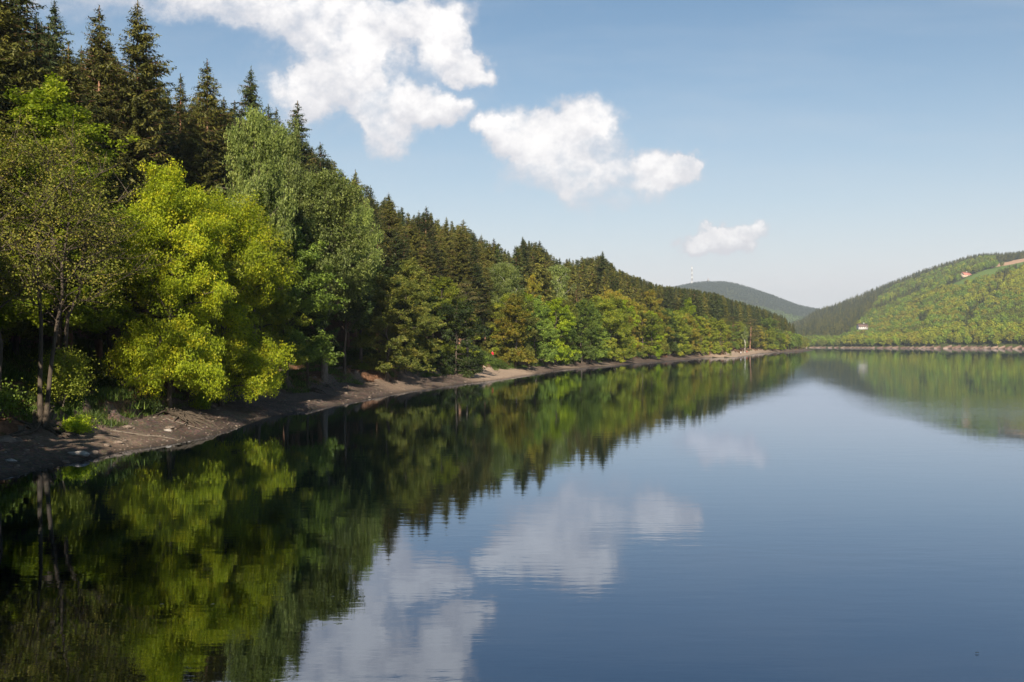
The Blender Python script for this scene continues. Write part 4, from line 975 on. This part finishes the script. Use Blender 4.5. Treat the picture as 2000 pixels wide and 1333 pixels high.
# ------------------------------------------------------------------ undergrowth, stones, roots, driftwood
X, Y = sample_left(1600, 5.9, 16, 46, 330, 9); X, Y = thin(X, Y, 2.1); Z = gz(X, Y); PXs = pix(X, Y)
nbu = 0
for x, y, px in zip(X, Y, PXs):
    if px < -60 or nbu > 190: continue
    w_ = float((sdist(np.array([x]), np.array([y])) * (1 + .35 * fbm(np.array([x]), np.array([y]), 22, 2, 5)))[0])
    if 9.9 < w_ < 13.2: continue
    if rng.random() < .35: continue
    grow('bush', x, y, rng.uniform(.7, 1.9), ['bush', 'dark', 'green', 'bush'][rng.integers(4)], 'low leafy bush in the undergrowth ' + zone(px), 'bushes in the undergrowth of the left bank', wide=rng.uniform(.8, 1.3), sink=.1); nbu += 1
X, D = solve(120, 6.4); grow('bush', X, D, 3.6, 'beech', 'tall light green bush growing around the foot of the twin stemmed alder', proto=bush(74, 1.5, 3.4, 9000, .06), wide=.95, name='bush')
X, D = solve(150, 3.6); grow('bush', X, D, .9, 'lime', 'small fresh green clump of plants on the bare bank below the alder', var=1, wide=1.0, name='plant', cat='plant')
X, D = solve(392, 4.0); grow('bush', X, D, 1.1, 'lime', 'small bright green bush under the right edge of the maple trunk', var=1, wide=.7)
# pebbles
def stone_mesh(seed, sx, sy, sz):
    import bmesh
    bm = bmesh.new(); bmesh.ops.create_icosphere(bm, subdivisions=2, radius=1); rg = np.random.default_rng(seed)
    ph = rg.uniform(0, 6, 6)
    for v_ in bm.verts:
        c = v_.co; k = 1 + .16 * math.sin(3 * c.x + ph[0]) + .13 * math.sin(4 * c.y + ph[1]) + .1 * math.sin(5 * c.z + ph[2] + 2 * c.x)
        v_.co = Vector((c.x * k * sx, c.y * k * sy, c.z * k * sz))
    me = bpy.data.meshes.new('stone'); bm.to_mesh(me); bm.free(); return me
M_stone = simple_ground('stone_mat', [(.3, (.09, .07, .055)), (.7, (.21, .17, .14))], 6, .03)
M_stone_pale = simple_ground('pale_stone_mat', [(.3, (.22, .20, .18)), (.7, (.38, .35, .32))], 6, .03)
peb = []
for i in range(4):
    me = stone_mesh(500 + i, .1, .08, .045); me.materials.append(M_stone if i else M_stone_pale); peb.append(me)
pl_ = lib('pebbles', peb)
X, Y = sample_left(60000, .1, 8.0, 40, 260, 13); k = rng.random(len(X)) < np.clip(60 / Y, .15, 1) ** 1.5; X, Y = X[k][:9000], Y[k][:9000]; Z = gz(X, Y)
scatter('pebble_bank', [(x, y, z, float(np.clip(rng.lognormal(-.6, .6), .2, 4.5)), (0 if rng.random() < .015 else rng.integers(1, 4))) for x, y, z in zip(X, Y, Z)], pl_, 'loose pebbles and small stones strewn over the bare bank', 'pebbles')
for (px, d, s, lb, mt_) in [(153, .6, .55, 'pale flat stone at the water line below the alder', M_stone_pale), (22, 1.6, .3, 'small pale stone on the shaded bank near the left edge', M_stone_pale), (8, 4.6, .7, 'grey boulder on the upper bank at the left edge', M_stone),
                            (250, 3.8, .4, 'dark stone halfway down the bank between alder and maple', M_stone), (330, 2.6, .35, 'brown stone under the maple roots', M_stone), (232, 1.0, .28, 'small grey stone near the water between alder and maple', M_stone)]:
    X, D = solve(px, d); o = obj('stone', stone_mesh(int(px), s, s * .7, s * .35), None, mt_, (X, D, float(gz(X, D)[0]) + .05)); tag(o, lb, 'stone')
# exposed roots: each hero tree's roots spill over the scarp
def roots(X, D, n, L_, label, seed):
    rg = np.random.default_rng(seed); e_ = empty('tree_roots', (X, D, 0)); 
    for i in range(n):
        az = rg.uniform(-.8, .9) if rg.random() < .7 else rg.uniform(0, 6.28); l = L_ * rg.uniform(.5, 1.1); q = np.linspace(0, 1, 8); w = np.cumsum(rg.normal(size=8) * .12)
        xs = np.cos(az + w * .6) * l * q; ys = np.sin(az + w * .6) * l * q - .3 * q * l; zs = gz(X + xs, D + ys) + .05 * (1 - q) + rg.normal(size=8) * .05 + .22 * np.sin(q * math.pi) * rg.random(); zs[0] += .35
        b = MB(); b.tube(np.stack([xs, ys, zs], 1), np.linspace(.11, .02, 8), 6); obj('root', b.mesh('root', True), e_, BM['dark'])
    tag(e_, label, 'tree roots')
X, D = solve(82, 5.6); roots(X, D, 22, 3.0, 'tangle of bare roots below the twin stemmed alder', 1)
X, D = solve(325, 4.6); roots(X, D, 30, 4.2, 'dark bare roots spilling down the bank beneath the maple', 2)
X, D = solve(600, 6.0); roots(X, D, 9, 2.6, 'shaded bare roots on the bank under the second birch', 3)
X, D = solve(1045, 6.0); roots(X, D, 9, 3.0, 'sunlit root stump at the tip of the sandy beach', 4)
def log(px, d, l, rz, r0, label, seed):
    rg = np.random.default_rng(seed); X, D = solve(px, d); q = np.linspace(-.5, .5, 7); xs = q * l * math.cos(rz); ys = q * l * math.sin(rz)
    zs = gz(X + xs, D + ys) + r0 * .8; zs = np.linspace(zs[0], zs[-1], 7) + rg.normal(size=7) * .02; zs = np.maximum(zs, gz(X + xs, D + ys) + r0 * .3)
    b = MB(); b.tube(np.stack([X + xs, D + ys, zs], 1), np.linspace(r0, r0 * .4, 7), 7); tag(obj('fallen_branch', b.mesh('fallen_branch', True), None, BM['grey']), label, 'branch')
log(180, 2.6, 3.2, .5, .05, 'thin fallen branch on the bank below the small fresh green plants', 1)
log(285, 2.0, 4.0, .25, .06, 'fallen branch lying along the bank left of the maple roots', 2)
log(360, 2.4, 3.0, -.4, .05, 'short branch on the gravel right of the maple roots', 3)
log(935, 6.0, 6.0, .1, .14, 'log lying at the top of the sandy beach', 4)
# grass on the bank top (uncountable)
gm = leaf_mat('grass_blades', (.05, .09, .015), (.09, .14, .02), (.14, .19, .03), .35); gl_ = []
for i in range(3):
    b = MB(); n = 60; rg = np.random.default_rng(600 + i); c = rg.normal(size=(n, 2)) * .28; h_ = rg.uniform(.15, .42, n); ln = rg.normal(size=(n, 2)) * .14; w_ = rg.normal(size=(n, 2)); w_ = w_ / np.linalg.norm(w_, axis=1)[:, None] * .02
    V = np.stack([np.c_[c - w_, np.zeros(n)], np.c_[c + w_, np.zeros(n)], np.c_[c + ln, h_]], 1).reshape(-1, 3); b.add(V, T=np.arange(3 * n).reshape(n, 3), a=rg.random(n)); gl_.append(b.mesh('tuft', mats=[gm]))
gl_ = lib('tufts', gl_)
X, Y = sample_left(60000, 4.8, 22, 44, 330, 15); wb = sdist(X, Y) * (1 + .35 * fbm(X, Y, 22, 2, 5)); k = ((wb < 10.0) | (wb > 13.2)) & (fbm(X, Y, 6, 3, 2) > np.interp(wb, [4.8, 6.8, 9], [.25, -.1, -.25])); X, Y = X[k][:14000], Y[k][:14000]; Z = gz(X, Y)
scatter('bank_grass', [(x, y, z - .02, rng.uniform(.7, 1.7), rng.integers(0, 3)) for x, y, z in zip(X, Y, Z)], gl_, 'rough grass and herbs on the bank top beside the path', 'grass')
# flecks afloat
for px, py, lb in [(650, 1167, 'pale leaf fleck afloat on the dark reflection, upper right of three'), (415, 1182, 'pale leaf fleck afloat on the dark reflection, middle of three'), (316, 1182, 'pale leaf fleck afloat on the dark reflection, leftmost of three'),
                   (1908, 1277, 'pale leaf fleck afloat on the blue water at the lower right')]:
    D = FPX * CAMH / (py - HOR); X = (px - 1000) / FPX * D; b = MB(); b.add([(-.05, 0, 0), (-.02, -.02, .008), (.05, .01, .004), (.01, .025, .01)], [[0, 1, 2, 3]]); b.add([(-.05, 0, -.004), (-.02, -.02, .002), (.05, .01, -.002), (.01, .025, .003)], [[3, 2, 1, 0]])
    tag(obj('floating_leaf', b.mesh('floating_leaf'), None, plain('dry_leaf', (.6, .5, .38)), (X, D, .02)), lb, 'leaf')

# ------------------------------------------------------------------ haze
b = MB(); b.box((0, 2300, 155), (5200, 3950, 168)); 
hm, t, o = mat('haze_air'); pv = t.nodes.new('ShaderNodeVolumePrincipled'); pv.inputs['Color'].default_value = (.80, .89, 1.0, 1); pv.inputs['Density'].default_value = 0.00012; pv.inputs['Anisotropy'].default_value = 0.2
t.links.new(pv.outputs[0], o.inputs['Volume'])
HAZE = True
if HAZE: tag(obj('haze', b.mesh('haze', mats=[hm])), 'pale bluish haze filling the valley air', 'haze', kind='stuff')
print('objects', len(bpy.data.objects), 'spruce ind', ind, 'leafy ind', nb_, 'stuff', len(SPT), len(BRT), len(HT), len(FT))
print('tris', sum(len(m.loops) - 2 * len(m.polygons) for m in bpy.data.meshes if m.users))
